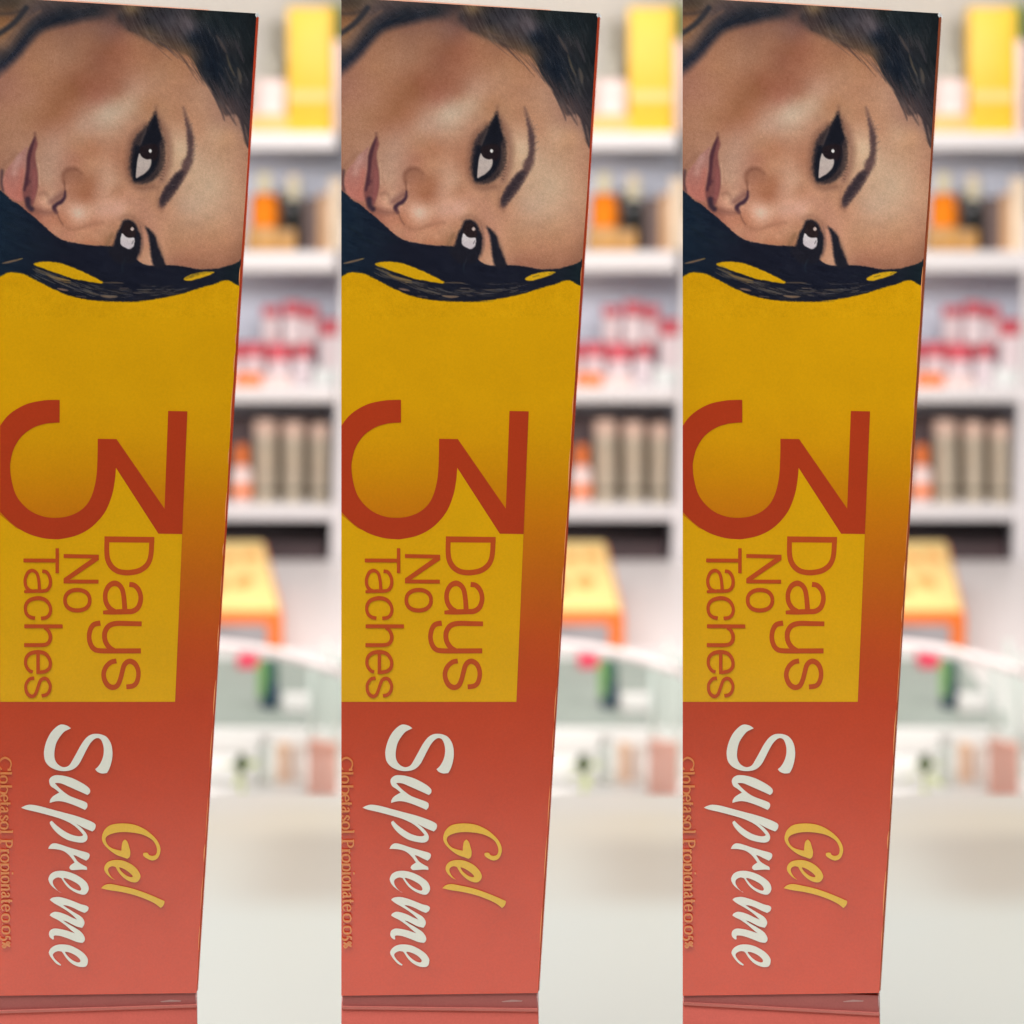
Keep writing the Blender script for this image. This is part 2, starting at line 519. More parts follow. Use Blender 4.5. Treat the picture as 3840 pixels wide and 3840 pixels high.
    # printed marks on the top
    for (ux, uy, rr) in ((.30, .42, .012), (.52, .30, .016), (.76, .36, .013), (.68, .72, .010), (.86, .75, .011), (.45, .7, .012)):
        pa = qi[0].lerp(qi[1], ux)
        pb = qi[3].lerp(qi[2], ux)
        pc = pa.lerp(pb, uy)
        o = lathe('printed_mark', [(rr * 1.3, hb + .0002), (rr * 1.3, hb + .0005)], M_mark, e, seg=14, sx=.8, sy=3.0)
        o.location = (pc.x, pc.y, 0)
    # grey label on the front
    wl = q[1].x - q[0].x
    box('front_label', q[0].x + .02, q[1].x - .020, q[0].y - .0015, q[0].y + .0005, 0.001, hb - .0175, M_tgrey, e)

# ------------------------------------------------------------------ glass display cases
def glass_mat():
    m = bpy.data.materials.new('case_glass')
    m.use_nodes = True
    nt = m.node_tree
    for n in list(nt.nodes):
        nt.nodes.remove(n)
    out = nt.nodes.new('ShaderNodeOutputMaterial')
    tr = nt.nodes.new('ShaderNodeBsdfTransparent')
    tr.inputs[0].default_value = (0.93, 0.97, 0.945, 1)
    gl = nt.nodes.new('ShaderNodeBsdfGlossy')
    gl.inputs['Roughness'].default_value = 0.05
    fr = nt.nodes.new('ShaderNodeFresnel')
    fr.inputs[0].default_value = 1.5
    mx = nt.nodes.new('ShaderNodeMixShader')
    nt.links.new(fr.outputs[0], mx.inputs[0])
    nt.links.new(tr.outputs[0], mx.inputs[1])
    nt.links.new(gl.outputs[0], mx.inputs[2])
    nt.links.new(mx.outputs[0], out.inputs[0])
    return m


M_glass = glass_mat()
M_rim = mat('glass_rim', C(254, 240, 236), 0.25)
M_post = mat('glass_edge_pale', C(222, 232, 224), 0.2)
M_mat = mat('case_shade_grey', C(146, 152, 144), 0.7, noise=0.05, nscale=12)
M_caseb = mat('case_white', C(226, 221, 218), 0.4)
M_hot = mat('pack_hot_pink', C(240, 60, 95), 0.4)
M_lgreen = mat('bottle_leaf_green', C(120, 165, 90), 0.35)
M_navy = mat('bottle_navy', C(25, 60, 85), 0.3)
M_dgreen = mat('bottle_dark_green', C(55, 95, 85), 0.3)
M_salmon = mat('pack_salmon', C(245, 178, 158), 0.5, noise=0.06, nscale=30)
M_palep = mat('pack_pale_pink', C(245, 225, 215), 0.5)
M_porange = mat('pack_pale_orange', C(250, 205, 170), 0.5)
M_leafd = mat('leaf_dark', C(70, 85, 50), 0.5)
M_leafl = mat('leaf_light', C(190, 200, 130), 0.5)
M_wtube = mat('tube_white', C(245, 248, 242), 0.35)

ZRIM = -0.27
ZCF = -0.405
ZRI = -0.382
for i in range(3):
    X0 = 1280 * i
    B = BAY[i]
    # plan of the curved rim, from rim pixels on the horizontal plane of the rim
    rim = []
    for sx_, sy_ in ((700, 2409), (770, 2413), (833, 2419), (900, 2426), (970, 2436), (1040, 2449), (1110, 2466), (1180, 2487), (1240, 2507), (1296, 2528)):
        D = (ZC - ZRIM) * F / (sy_ - HY)
        rim.append(px(X0 + sx_, sy_, D))
    c0 = Vector(((rim[0].x + rim[-1].x) / 2, 2.6, FLOOR))
    e = tag(empty('display_case', c0), f'curved glass display case with pale rim standing behind the counter, {B}most of three' if i != 1 else
            'curved glass display case with pale rim standing behind the counter, middle of three', 'display case', 'curved glass display cases')
    # rim: rounded bar along the curve
    vs, fs = [], []
    n = len(rim)
    R = 0.0042
    for k, p in enumerate(rim):
        t = (rim[min(k + 1, n - 1)] - rim[max(k - 1, 0)]).normalized()
        s = Vector((-t.y, t.x, 0)).normalized()
        for j in range(10):
            a = 2 * math.pi * j / 10
            vs.append(p + s * (R * math.cos(a)) + Vector((0, 0, R * math.sin(a))) - c0)
    for k in range(n - 1):
        for j in range(10):
            fs.append((k * 10 + j, k * 10 + (j + 1) % 10, (k + 1) * 10 + (j + 1) % 10, (k + 1) * 10 + j))
    fs.append(tuple(range(10)))
    fs.append(tuple((n - 1) * 10 + j for j in reversed(range(10))))
    mesh_obj('rim', vs, fs, M_rim, e, True)
    # curved pane below the rim
    vs, fs = [], []
    for p in rim:
        vs.append(Vector((p.x, p.y, ZRIM - R)) - c0)
        vs.append(Vector((p.x, p.y, ZCF)) - c0)
    for k in range(n - 1):
        fs.append((2 * k, 2 * k + 1, 2 * k + 3, 2 * k + 2))
    mesh_obj('curved_pane', vs, fs, M_glass, e, True)
    xl, xr_ = px(X0 + 330, 0, 2.36).x, px(X0 + 1500, 0, 2.36).x
    # base cabinet, riser step, grey mat standing in for the shaded interior; end stile
    loc_box('cabinet', e, xl, xr_, 2.30, 2.98, FLOOR, ZCF, M_caseb, 0.0)
    loc_box('riser', e, xl + .002, xr_ - .002, 2.62, 2.975, ZCF + .0004, ZRI, M_caseb, 0.002)
    loc_box('mat', e, xl + .006, xr_ - .01, 2.632, 2.95, ZRI + .0003, ZRI + .0018, M_mat)
    loc_box('back_panel', e, xl, xr_, 2.981, 2.995, FLOOR, ZRI + .004, M_caseb)
    for (a, b, D) in ((1158, 1182, 2.50), (1214, 1236, 2.58), (1258, 1286, 2.52)):
        xa, xb = px(X0 + a, 0, D).x, px(X0 + b, 0, D).x
        loc_box('stile', e, xa, min(xb, xr_), D, D + .006, ZCF + .0004 if D < 2.6 else ZRI, ZRIM - R - .012, M_post, 0.0008)
    loc_box('white_rail', e, px(X0 + 1052, 0, 2.66).x, px(X0 + 1168, 0, 2.66).x, 2.68, 2.70, ZRI + .002, ZC - (2612 - HY) / F * 2.68, M_caseb, .002)

    def stand(name, x0, x1, ytop, D, zb, depth, m, label, cat, group, bev=.001):
        a, b = px(X0 + x0, ytop, D), px(X0 + x1, ytop, D)
        wd = b.x - a.x
        ee = tag(empty(name, ((a.x + b.x) / 2, D + depth / 2, zb)), label, cat, group)
        box('body', -wd / 2, wd / 2, -depth / 2, depth / 2, 0, a.z - zb, m, ee, bev)
        return ee, wd, a.z - zb

    zmat = ZRI + .0018
    W = f'in the {B} display case'
    # two-coloured bottle and pink pack on the mat
    a, b = px(X0 + 962, 2480, 2.70), px(X0 + 1052, 2480, 2.70)
    r = (b.x - a.x) / 2
    h = a.z - zmat
    ee = tag(empty('green_bottle', ((a.x + b.x) / 2, 2.70 + r, zmat)), f'dark green and navy bottle with leaf green label {W}', 'bottle', 'dark green bottles')
    lathe('body', [(r * .7, 0), (r * .8, h * .04), (r * .8, h * .45), (r * .75, h * .5)], M_navy, ee)
    lathe('shoulder', [(r * .75, h * .5 + .0002), (r * .8, h * .8), (r * .5, h)], M_dgreen, ee)
    o = box('label', -r * .95, -r * .25, -r * .9, -r * .55, h * .25, h * .98, M_lgreen, ee, .0006)
    stand('pink_pack', 890, 966, 2462, 2.90, zmat, .03, M_hot, f'hot pink pack just below the pale glass rim {W}', 'pack', 'hot pink packs')[0]
    # lower row on the cabinet floor
    a, b = px(X0 + 957, 2762, 2.50), px(X0 + 1030, 2762, 2.50)
    r = (b.x - a.x) / 2
    h = a.z - ZCF
    ee = tag(empty('white_tube', ((a.x + b.x) / 2, 2.50 + r, ZCF)), f'upright white tube left of the pale orange pack {W}', 'tube', 'white tubes')
    lathe('body', [(r * .85, 0), (r, h * .1), (r, h * .7), (r * .6, h * .82)], M_wtube, ee)
    lathe('cap', [(r * .6, h * .82 + .0002), (r * .6, h)], M_caseb, ee)
    stand('orange_pack', 1040, 1078, 2790, 2.51, ZCF, .012, M_porange, f'slim pale orange pack right of the white tube {W}', 'pack', 'pale orange packs')
    stand('pale_pack', 1080, 1134, 2796, 2.51, ZCF, .014, M_palep, f'pale pink pack right of the pale orange pack {W}', 'pack', 'pale pink packs')
    stand('salmon_pack', 1154, 1206, 2782, 2.46, ZCF, .014, M_salmon, f'salmon pack, left of the pair {W}', 'pack', 'salmon packs')
    stand('salmon_pack', 1210, 1262, 2792, 2.46, ZCF, .014, M_salmon, f'salmon pack, right of the pair {W}', 'pack', 'salmon packs')
    # small sprig ornament: a short stem with leaves
    base = px(X0 + 908, 2935, 2.46)
    ee = tag(empty('sprig', (base.x, base.y, ZCF)), f'small green sprig with dark centre {W}', 'sprig', 'small green sprigs')
    top = ZC - (2872 - HY) / F * 2.46 - ZCF
    lathe('stem', [(.0018, 0), (.0012, top)], M_leafl, ee, seg=8)
    lathe('bud', [(.001, top - .008), (.007, top - .002), (.0075, top + .004), (.003, top + .011)], M_leafd, ee, seg=12)
    for k in range(7):
        an = k * 0.9 + i * .4
        L = .018 + .005 * (k % 3)
        d = Vector((math.cos(an), math.sin(an) * .6, .35 * math.sin(k * 2.1)))
        s = Vector((-d.y, d.x, .3)).normalized() * .0045
        p0 = Vector((0, 0, top - .004 * (k % 3)))
        p1 = p0 + d * L * .5 + Vector((0, 0, .002))
        p2 = p0 + d * L
        mesh_obj('leaf', [p0, p1 + s, p2, p1 - s], [(0, 1, 2, 3)], M_leafl, ee)

# ------------------------------------------------------------------ the cartons: print
# colours below are written as seen (8 bit); LUM turns them into the print's own reflectance
LUM = 0.62


def chunked(fn, X, Y):
    return fn(X, Y)


class Paint:
    def __init__(self, X, Y):
        self.X, self.Y = X, Y
        self.C = np.zeros((len(X), 3))

    def _box(self, P, pad):
        P = np.asarray(P, float)
        m = (self.X > P[:, 0].min() - pad) & (self.X < P[:, 0].max() + pad) & (self.Y > P[:, 1].min() - pad) & (self.Y < P[:, 1].max() + pad)
        return np.nonzero(m)[0]

    def blend(self, idx, col, a):
        a = a[:, None]
        self.C[idx] = self.C[idx] * (1 - a) + np.asarray(col, float) * a

    def poly_sd(self, idx, P):
        x, y = self.X[idx], self.Y[idx]
        P = np.asarray(P, float)
        d = np.full(len(x), 1e9)
        ins = np.zeros(len(x), bool)
        for k in range(len(P)):
            a, b = P[k], P[(k + 1) % len(P)]
            ab = b - a
            t = np.clip(((x - a[0]) * ab[0] + (y - a[1]) * ab[1]) / (ab @ ab + 1e-9), 0, 1)
            d = np.minimum(d, np.hypot(x - a[0] - t * ab[0], y - a[1] - t * ab[1]))
            cond = ((a[1] > y) != (b[1] > y))
            with np.errstate(divide='ignore', invalid='ignore'):
                xi = a[0] + (y - a[1]) / (b[1] - a[1] + 1e-12) * ab[0]
            ins ^= cond & (x < xi)
        return np.where(ins, -d, d)

    def poly(self, P, col, feather=4, alpha=1.0, wob=0.0, smooth=True):
        if smooth:
            P = catmull(P, closed=True)
        idx = self._box(P, feather * 2 + 4)
        sd = self.poly_sd(idx, P)
        if wob:
            sd = sd + wob * noise2(self.X[idx] / 6, self.Y[idx] / 6)
        a = np.clip(0.5 - sd / (2 * feather), 0, 1)
        a = a * a * (3 - 2 * a) * alpha
        if callable(col):
            col = col(self.X[idx], self.Y[idx])
        self.blend(idx, col, a)

    def stroke(self, P, col, w=6, feather=4, alpha=1.0, taper=False, smooth=True):
        """P: (x, y) or (x, y, width)"""
        P = [(p[0], p[1], p[2] if len(p) > 2 else w) for p in P]
        if smooth and len(P) > 2:
            P = catmull(P, closed=False)
        P = np.asarray(P, float)
        n = len(P)
        if taper:
            P[:, 2] *= np.sin(np.linspace(0.12, math.pi - 0.12, n)) ** .7
        idx = self._box(P[:, :2], P[:, 2].max() + feather * 2 + 2)
        x, y = self.X[idx], self.Y[idx]
        d = np.full(len(x), 1e9)
        for k in range(n - 1):
            a, b = P[k], P[k + 1]
            ab = b[:2] - a[:2]
            t = np.clip(((x - a[0]) * ab[0] + (y - a[1]) * ab[1]) / (ab @ ab + 1e-9), 0, 1)
            dd = np.hypot(x - a[0] - t * ab[0], y - a[1] - t * ab[1]) - (a[2] + (b[2] - a[2]) * t) / 2
            d = np.minimum(d, dd)
        al = np.clip(0.5 - d / (2 * feather), 0, 1)
        al = al * al * (3 - 2 * al) * alpha
        self.blend(idx, col, al)


def catmull(P, closed=False, sub=5):
    """smooth curve through points; a point may carry extra values, which are interpolated too"""
    P = [np.asarray(p, float) for p in P]
    n = len(P)
    out = []
    rngk = range(n if closed else n - 1)
    for k in rngk:
        p0 = P[(k - 1) % n] if closed or k > 0 else P[k]
        p1, p2 = P[k], P[(k + 1) % n]
        p3 = P[(k + 2) % n] if closed or k < n - 2 else p2
        for s in range(sub):
            t = s / sub
            out.append(0.5 * ((2 * p1) + (p2 - p0) * t + (2 * p0 - 5 * p1 + 4 * p2 - p3) * t * t + (3 * p1 - p0 - 3 * p2 + p3) * t ** 3))
    if not closed:
        out.append(P[-1])
    return out


_NT = rng.random((64, 64))


def noise2(x, y):
    xi, yi = np.floor(x).astype(int), np.floor(y).astype(int)
    fx, fy = x - xi, y - yi
    fx, fy = fx * fx * (3 - 2 * fx), fy * fy * (3 - 2 * fy)
    g = lambda a, b: _NT[a % 64, b % 64]
    v = (g(xi, yi) * (1 - fx) + g(xi + 1, yi) * fx) * (1 - fy) + (g(xi, yi + 1) * (1 - fx) + g(xi + 1, yi + 1) * fx) * fy
    return v * 2 - 1


def field(samples, X, Y, c=22.0):
    """smooth colour field through sample points (multiquadric)"""
    S = np.asarray(samples, float)
    p, v = S[:, :2], S[:, 2:5]
    mean = v.mean(0)
    ph = np.sqrt(((p[:, None] - p[None]) ** 2).sum(-1) + c * c)
    W = np.linalg.solve(ph + 0.0 * np.eye(len(p)), v - mean)
    out = np.zeros((len(X), 3))
    for s in range(0, len(X), 40000):
        e = slice(s, s + 40000)
        q = np.sqrt((X[e, None] - p[None, :, 0]) ** 2 + (Y[e, None] - p[None, :, 1]) ** 2 + c * c)
        out[e] = q @ W + mean
    return np.clip(out, 0, 255)


SKIN = [
 (0,330,150,105,85),(0,450,163,118,90),(0,560,160,116,90),(52,360,158,112,88),(120,380,160,115,88),(135,259,160,115,85),(185,155,148,106,80),
 (245,110,132,94,75),(210,235,158,115,88),(270,220,150,108,82),(300,300,140,90,65),(270,330,138,90,62),(235,310,147,100,72),(350,270,140,92,68),
 (380,220,138,90,68),(400,190,135,88,65),(340,150,140,98,75),(390,130,130,92,75),(430,100,118,84,72),(450,250,150,100,75),(450,170,145,95,72),
 (490,330,170,130,105),(440,350,160,115,90),(480,390,182,152,125),(370,375,160,112,90),(520,150,150,105,78),(560,240,160,114,84),(600,280,168,125,95),
 (650,250,165,120,88),(700,290,165,120,90),(760,350,172,132,105),(640,350,170,125,95),(520,330,176,136,110),(660,200,155,110,80),(580,190,150,105,78),
 (50,460,165,120,92),(100,440,160,115,85),(200,430,150,102,72),(160,470,158,110,82),(260,440,160,112,85),(300,470,178,140,115),(370,440,184,156,131),
 (400,420,187,163,138),(440,410,186,160,134),(340,480,178,142,118),(220,490,165,120,95),(200,530,172,132,108),(160,580,170,132,108),(200,600,172,135,112),
 (250,540,170,128,102),(300,540,170,125,95),(350,560,168,118,88),(330,620,172,125,95),(400,620,178,135,108),(440,600,168,120,92),(180,680,178,140,115),
 (160,720,175,130,105),(210,700,175,132,108),(280,600,165,115,90),(275,680,162,112,86),(310,710,158,106,77),(320,740,158,105,77),(270,740,172,122,95),
 (370,700,178,132,105),(420,680,182,142,115),(440,720,180,132,102),(350,690,163,113,85),(165,760,192,147,120),(180,745,190,150,122),(140,790,158,106,86),
 (290,800,212,174,150),(275,815,200,155,128),(330,800,196,153,126),(380,795,196,151,126),(450,790,200,155,130),(220,800,178,124,97),(240,830,175,120,92),
 (180,830,176,120,94),(220,860,180,128,100),(300,850,184,134,105),(350,830,182,130,102),(300,890,180,130,100),(260,880,178,125,98),(350,890,178,128,98),
 (400,860,180,133,103),(405,900,160,114,84),(330,910,172,118,88),(420,830,178,130,102),
 (500,700,175,130,100),(560,690,172,128,98),(600,640,180,140,110),(640,560,190,155,122),(675,550,197,168,136),(690,590,196,166,133),(660,490,185,145,115),
 (650,440,175,130,98),(600,420,172,130,98),(560,400,170,125,92),(500,420,176,141,113),(480,460,176,137,110),(470,550,165,118,90),(475,640,165,118,90),
 (480,720,178,130,102),(540,770,180,132,105),(600,760,178,132,100),(640,800,185,140,110),(560,800,180,132,105),(740,500,178,135,105),(760,440,178,135,105),
 (800,500,182,145,115),(840,560,180,140,108),(870,500,176,135,105),(750,560,185,148,118),(780,620,188,155,125),(800,700,191,162,132),(850,640,185,148,118),
 (900,700,182,140,110),(920,640,175,130,102),(720,700,189,157,127),(720,780,189,157,129),(680,760,186,151,123),(780,800,188,153,123),(740,840,182,142,112),
 (650,860,182,138,106),(860,780,185,145,115),(880,860,178,132,102),(900,800,178,135,105),(800,880,180,135,102),(700,920,178,130,98),(640,940,176,128,97),
 (760,940,175,125,95),(860,920,170,122,92),(700,975,160,110,85),(760,985,155,108,82),(840,970,158,110,84),(880,950,150,105,80),(905,890,160,115,88),
 (650,980,160,112,88),(540,880,180,130,105),(545,940,185,138,108),(562,980,190,145,115),(520,860,163,117,92),(510,820,172,125,98),(470,800,186,141,113),
 (830,440,160,122,100),(900,480,150,115,95),(880,600,178,137,108),(935,600,170,125,98),(930,760,178,135,105),
]
HAIRC = [
 (450,62,60,51,53),(505,62,64,54,52),(430,20,60,51,51),(380,18,50,46,49),(415,95,78,61,58),(330,28,44,43,48),(0,20,72,59,50),(60,20,76,63,53),(100,10,88,74,66),(25,75,122,86,60),(10,90,130,92,62),(160,12,78,66,64),(230,8,70,62,62),(300,12,60,54,56),
 (95,60,92,74,66),(50,125,112,86,70),(20,160,118,90,72),(110,40,85,70,66),(180,35,62,55,58),(240,45,34,37,45),(180,75,30,34,44),(120,115,32,36,46),
 (85,160,30,34,46),(50,200,32,36,48),(10,240,34,38,50),(0,265,42,42,54),(300,50,34,37,46),(350,40,38,40,46),(400,45,62,52,54),(430,65,86,66,62),
 (450,36,74,61,57),(492,36,104,86,67),(470,80,66,54,54),(540,60,50,46,48),(540,35,52,46,44),(600,60,48,46,52),(640,40,46,45,50),(700,70,74,68,72),
 (715,95,76,70,76),(690,45,60,56,60),(560,110,78,67,61),(620,110,58,52,55),(540,120,86,70,62),(600,150,82,67,59),(660,160,76,62,55),(700,195,92,72,58),
 (740,60,36,38,40),(780,70,30,36,40),(760,130,22,28,38),(720,150,26,31,40),(800,180,20,26,36),(770,240,22,28,38),(820,290,22,28,38),(860,120,26,33,38),
 (900,80,22,29,34),(940,70,18,24,28),(940,150,20,26,30),(930,250,24,28,32),(930,350,32,32,38),(850,160,40,40,44),(890,330,42,42,46),(850,350,40,40,46),
 (830,310,30,33,40),(870,400,66,56,58),(910,420,52,46,50),(840,400,78,64,62),(940,450,50,44,46),(920,300,40,40,44),(560,85,46,43,46),(500,110,74,60,56),
]


def hair_poly_low():
    up = [(-40,700),(0,714),(20,730),(45,752),(70,766),(103,794),(137,822),(168,850),(197,876),(228,897),(259,907),(310,916),(362,921),(414,923),
          (440,940),(480,945),(511,970),(522,981),(545,992),(579,997),(620,994),(663,996),(705,1002),(736,1009),(767,1010),(798,1009),(825,1005),(860,995),
          (891,984),(908,966),(920,948),(960,930)]
    lo = [(960,1090),(906,1073),(893,1070),(881,1064),(866,1055),(850,1051),(831,1054),(808,1064),(767,1075),(736,1084),(692,1098),(640,1111),(579,1122),
          (511,1131),(435,1131),(373,1128),(326,1123),(280,1114),(248,1105),(217,1091),(186,1077),(149,1057),(118,1041),(87,1027),(62,1022),(37,1021),(19,1026),(0,1037),(-40,1060)]
    return up + lo


RAMP = [(-100,198,146,2),(1200,198,146,1),(1500,196,143,0),(1650,192,136,0),(1780,186,124,0),(1900,181,110,2),(2000,178,101,4),(2200,171,84,14),(2400,168,66,20),(2640,168,56,26),(3000,176,56,27),(3400,182,57,30),(3800,188,59,33)]  # print colours by height; lowest reds brightened to imitate light off the counter


def paint_front(X, Y):
    R = np.asarray(RAMP, float)
    yy = Y + 0.10 * (X - 800) * 0
    base = np.stack([np.interp(yy, R[:, 0], R[:, k]) for k in (1, 2, 3)], 1)
    P = Paint(X, Y)
    P.C = base.copy()
    sel = np.nonzero(Y < 1190)[0]
    x, y = X[sel], Y[sel]
    Q = Paint(x, y)
    Q.C = base[sel].copy()
    yellow = base[sel].copy()
    # skin everywhere in the head area
    skin = field(SKIN, x, y) * np.array([1.0, .99, 1.02])
    m = y < 1012
    Q.C[m] = skin[m]
    # upper hair: left sweep and right mass
    hf = field(HAIRC, x, y, 14.0)
    st = noise2((x * .75 + y * .66) / 26 + 3, (x * -.66 + y * .75) / 5)          # strand noise, left sweep runs up-right
    st2 = noise2((x * .45 + y * .9) / 40, (x * .9 - y * .45) / 4.2)
    hl = np.clip(hf + (st[:, None] * 4.5), 0, 255)
    hr = np.clip(hf + (st2[:, None] * np.clip(hf.mean(1) / 45, .35, 1.3)[:, None] * 9), 0, 255)
    hfun = lambda src: (lambda a, b: src)

    def hmask(PL, feather, src, alpha=1.0, wob=3.5):
        PL = catmull(PL, closed=True)
        idx = Q._box(PL, feather * 2 + 4)
        sd = Q.poly_sd(idx, PL) + wob * noise2((Q.X[idx] * .5 + Q.Y[idx] * .8) / 22, (Q.X[idx] * .8 - Q.Y[idx] * .5) / 4)
        a = np.clip(.5 - sd / (2 * feather), 0, 1)
        a = (a * a * (3 - 2 * a) * alpha)[:, None]
        Q.C[idx] = Q.C[idx] * (1 - a) + src[idx] * a

    hmask([(-60,320),(-20,292),(10,268),(45,236),(80,200),(112,160),(150,122),(200,100),(260,86),(330,72),(400,72),(450,95),(480,112),(520,132),(560,152),(600,170),(650,184),(690,200),
           (700,150),(600,-40),(200,-60),(-80,-60)], 24, hl, wob=1.2)
    hmask([(470,100),(520,128),(560,152),(600,170),(650,184),(690,200),(716,222),(732,248),(748,278),(766,306),(786,333),(800,356),(815,385),(838,425),(862,432),(880,428),(898,446),
           (911,486),(926,540),(960,590),(1040,500),(1040,-60),(520,-60),(440,-20)], 8, hr)
    # dark accents
    Q.stroke([(-10,130),(30,104),(62,76),(98,30)], (34,38,47), 20, 9, .85)
    Q.stroke([(-10,52),(40,50),(85,40)], (52,46,48), 12, 10, .6)
    Q.stroke([(20,165),(60,118),(105,72),(150,42)], (112,86,72), 12, 10, .55)
    # highlights in the right mass
    for PS, c_, wv, al in (([(812,132),(832,168),(850,199)], (84,72,68), 9, .7), ([(850,205),(862,246),(880,284)], (94,82,66), 7, .75),
                           ([(892,255),(900,285),(902,312)], (88,78,70), 13, .7), ([(880,150),(900,195),(914,236)], (62,57,62), 12, .6),
                           ([(695,62),(708,88),(722,112)], (82,75,80), 16, .6), ([(845,255),(865,300),(876,318)], (74,66,62), 6, .6),
                           ([(820,270),(842,312),(856,345)], (58,54,60), 8, .6), ([(890,335),(898,360)], (85,76,72), 7, .6),
                           ([(560,150),(590,152),(640,172)], (104,84,70), 8, .5), ([(530,112),(570,128),(610,140)], (98,80,68), 7, .5),
                           ([(585,90),(600,110),(640,140)], (72,64,62), 8, .45)):
        Q.stroke(PS, c_, wv, 5, al, True)
    # fine strands leaving the hair line
    for k in range(34):
        t = k / 33
        x0_ = 560 + 330 * t + rng.normal(0, 6)
        y0_ = 150 + 250 * t ** 1.25 + rng.normal(0, 8)
        L = 45 + 30 * rng.random()
        dx, dy = (.86 - .62 * t, .5 + .42 * t)
        sh = 40 + 30 * rng.random()
        Q.stroke([(x0_ - dx * 20, y0_ - dy * 20 - 6), (x0_ + dx * L * .4, y0_ + dy * L * .4), (x0_ + dx * L, y0_ + dy * L + 4)], (sh + 14, sh, sh), 3.2, 2.6, .45, True)
    for PS, wv, al in (([(796,345),(818,388),(835,428),(842,452)], 8, .7), ([(826,372),(850,410),(872,446),(886,470)], 9, .6), ([(872,380),(896,425),(910,470),(918,505),(930,552)], 11, .9),
                       ([(905,400),(920,450),(932,510)], 8, .6), ([(850,380),(872,415),(880,440)], 7, .5), ([(930,420),(934,480),(938,540)], 9, .6)):
        Q.stroke(PS, (58,50,54), wv, 5, al, True)
    for PS in ([(848,395),(866,425),(884,452)], [(884,430),(900,470),(908,498)], [(918,470),(926,510),(932,535)]):
        Q.stroke(PS, (135,108,98), 6, 5, .5, True)

    for k in range(90):                                         # fine light strands through the upper hair
        t = rng.random()
        x0_ = 600 + 330 * rng.random()
        y0_ = 50 + 260 * rng.random()
        if y0_ > 60 + (x0_ - 560) * .72:
            continue
        L = 40 + 70 * rng.random()
        an = .75 + .45 * (x0_ - 600) / 330 + rng.normal(0, .06)
        sh = rng.uniform(44, 84)
        Q.stroke([(x0_, y0_), (x0_ + L * .5 * math.cos(an), y0_ + L * .5 * math.sin(an)), (x0_ + L * math.cos(an + .14), y0_ + L * math.sin(an + .14))], (sh, sh * .95, sh * .98), 2.4, 3, .32, True)
    for k in range(40):                                         # and through the left sweep
        x0_ = rng.uniform(0, 330)
        y0_ = np.interp(x0_, [0, 60, 150, 250, 330], [235, 165, 85, 48, 38]) + rng.normal(0, 22)
        an = np.interp(x0_, [0, 100, 200, 330], [-.95, -.8, -.4, -.1])
        L = rng.uniform(30, 80)
        sh = rng.uniform(36, 82)
        Q.stroke([(x0_, y0_), (x0_ + L * math.cos(an), y0_ + L * math.sin(an))], (sh * 1.1, sh * .95, sh * .92), 2.6, 4, .32, True)
    # cheek and eye shading
    Q.stroke([(596,450),(622,505),(631,560),(628,610),(606,672)], (118,82,70), 28, 20, .65)
    Q.stroke([(545,466),(506,500),(486,550),(478,620),(488,674),(522,703),(575,700)], (116,80,67), 18, 17, .65)
    Q.stroke([(585,400),(588,428)], (120,84,70), 10, 12, .6)
    # near eye
    EY = [(584,420),(597,460),(608,505),(616,526),(617,567),(614,606),(606,639),(586,667),(561,685),(532,691),(504,684),(488,652),(485,614),(490,567),(499,531),(517,503),(545,474),(566,448),(577,428)]
    Q.poly(EY, (44,37,41), 11, .95, 3)
    EI = [(583,432),(595,480),(606,515),(597,539),(597,575),(593,603),(580,634),(559,659),(526,677),(501,674),(495,632),(498,580),(504,548),(524,546),(537,520),(555,484),(570,450)]
    Q.poly(EI, (18,20,30), 6.5, 1, 1.5)
    Q.stroke([(548,484),(536,515),(524,550)], (80,70,70), 8, 6, .5, True)
    Q.stroke([(515,508),(505,540),(501,575)], (58,47,52), 10, 6, .4)
    Q.poly([(527,552),(560,540),(590,545),(594,580),(580,602),(556,602),(536,592),(525,574)], (30,21,25), 5, .9)
    Q.stroke([(602,548),(608,575),(606,605),(596,638)], (92,74,66), 9, 6, .5, True)
    Q.stroke([(612,540),(618,575),(614,612),(602,642)], (70,54,52), 4, 3, .5)
    for k in range(12):                                        # lashes
        t = k / 11
        xx, yy_ = 598 + 14 * math.sin(t * 2.6), 545 + 125 * t
        Q.stroke([(xx - 4, yy_), (xx + 14 - 10 * t, yy_ - 7 + 10 * t)], (40,32,36), 2.4, 2, .5)
    WH = [(523,575),(530,586),(540,594),(553,598),(567,597),(568,612),(561,632),(544,650),(526,660),(511,668),(510,652),(513,619),(516,596)]
    Q.poly(WH, lambda a, b: np.stack([172 - (b - 600) * .12, 160 - (b - 600) * .16, 155 - (b - 600) * .14], 1) + 4, 2.5, 1, 0)
    Q.stroke([(570,597),(570,615),(560,636),(542,655)], (24,24,34), 6, 3, .8)
    Q.poly([(557.5,566),(563.5,559),(569.5,566),(563.5,573)], (232,228,222), 1.8, 1)
    # near brow
    BR = [(687,402),(706,445),(719,484),(727,515),(727,541),(725,580),(721,614),(709,640),(694,663),(678,689),(659,719),(636,750),(616,778),(604,782),(593,773),(594,752),(602,732),
          (610,716),(631,684),(657,652),(679,634),(683,608),(698,588),(703,562),(701,528),(699,495),(697,463),(690,428)]
    Q.poly(BR, (100,74,70), 10, .85, 2)
    BC = [(697,446),(712,484),(721,515),(721,545),(719,580),(714,612),(700,645),(682,680),(658,715),(632,748),(610,772),(600,768),(604,742),(616,714),(638,682),(664,652),(686,630),(692,606),(702,586),(707,560),(705,520),(701,480)]
    Q.poly(BC, (74,56,58), 9, .85, 2.5)
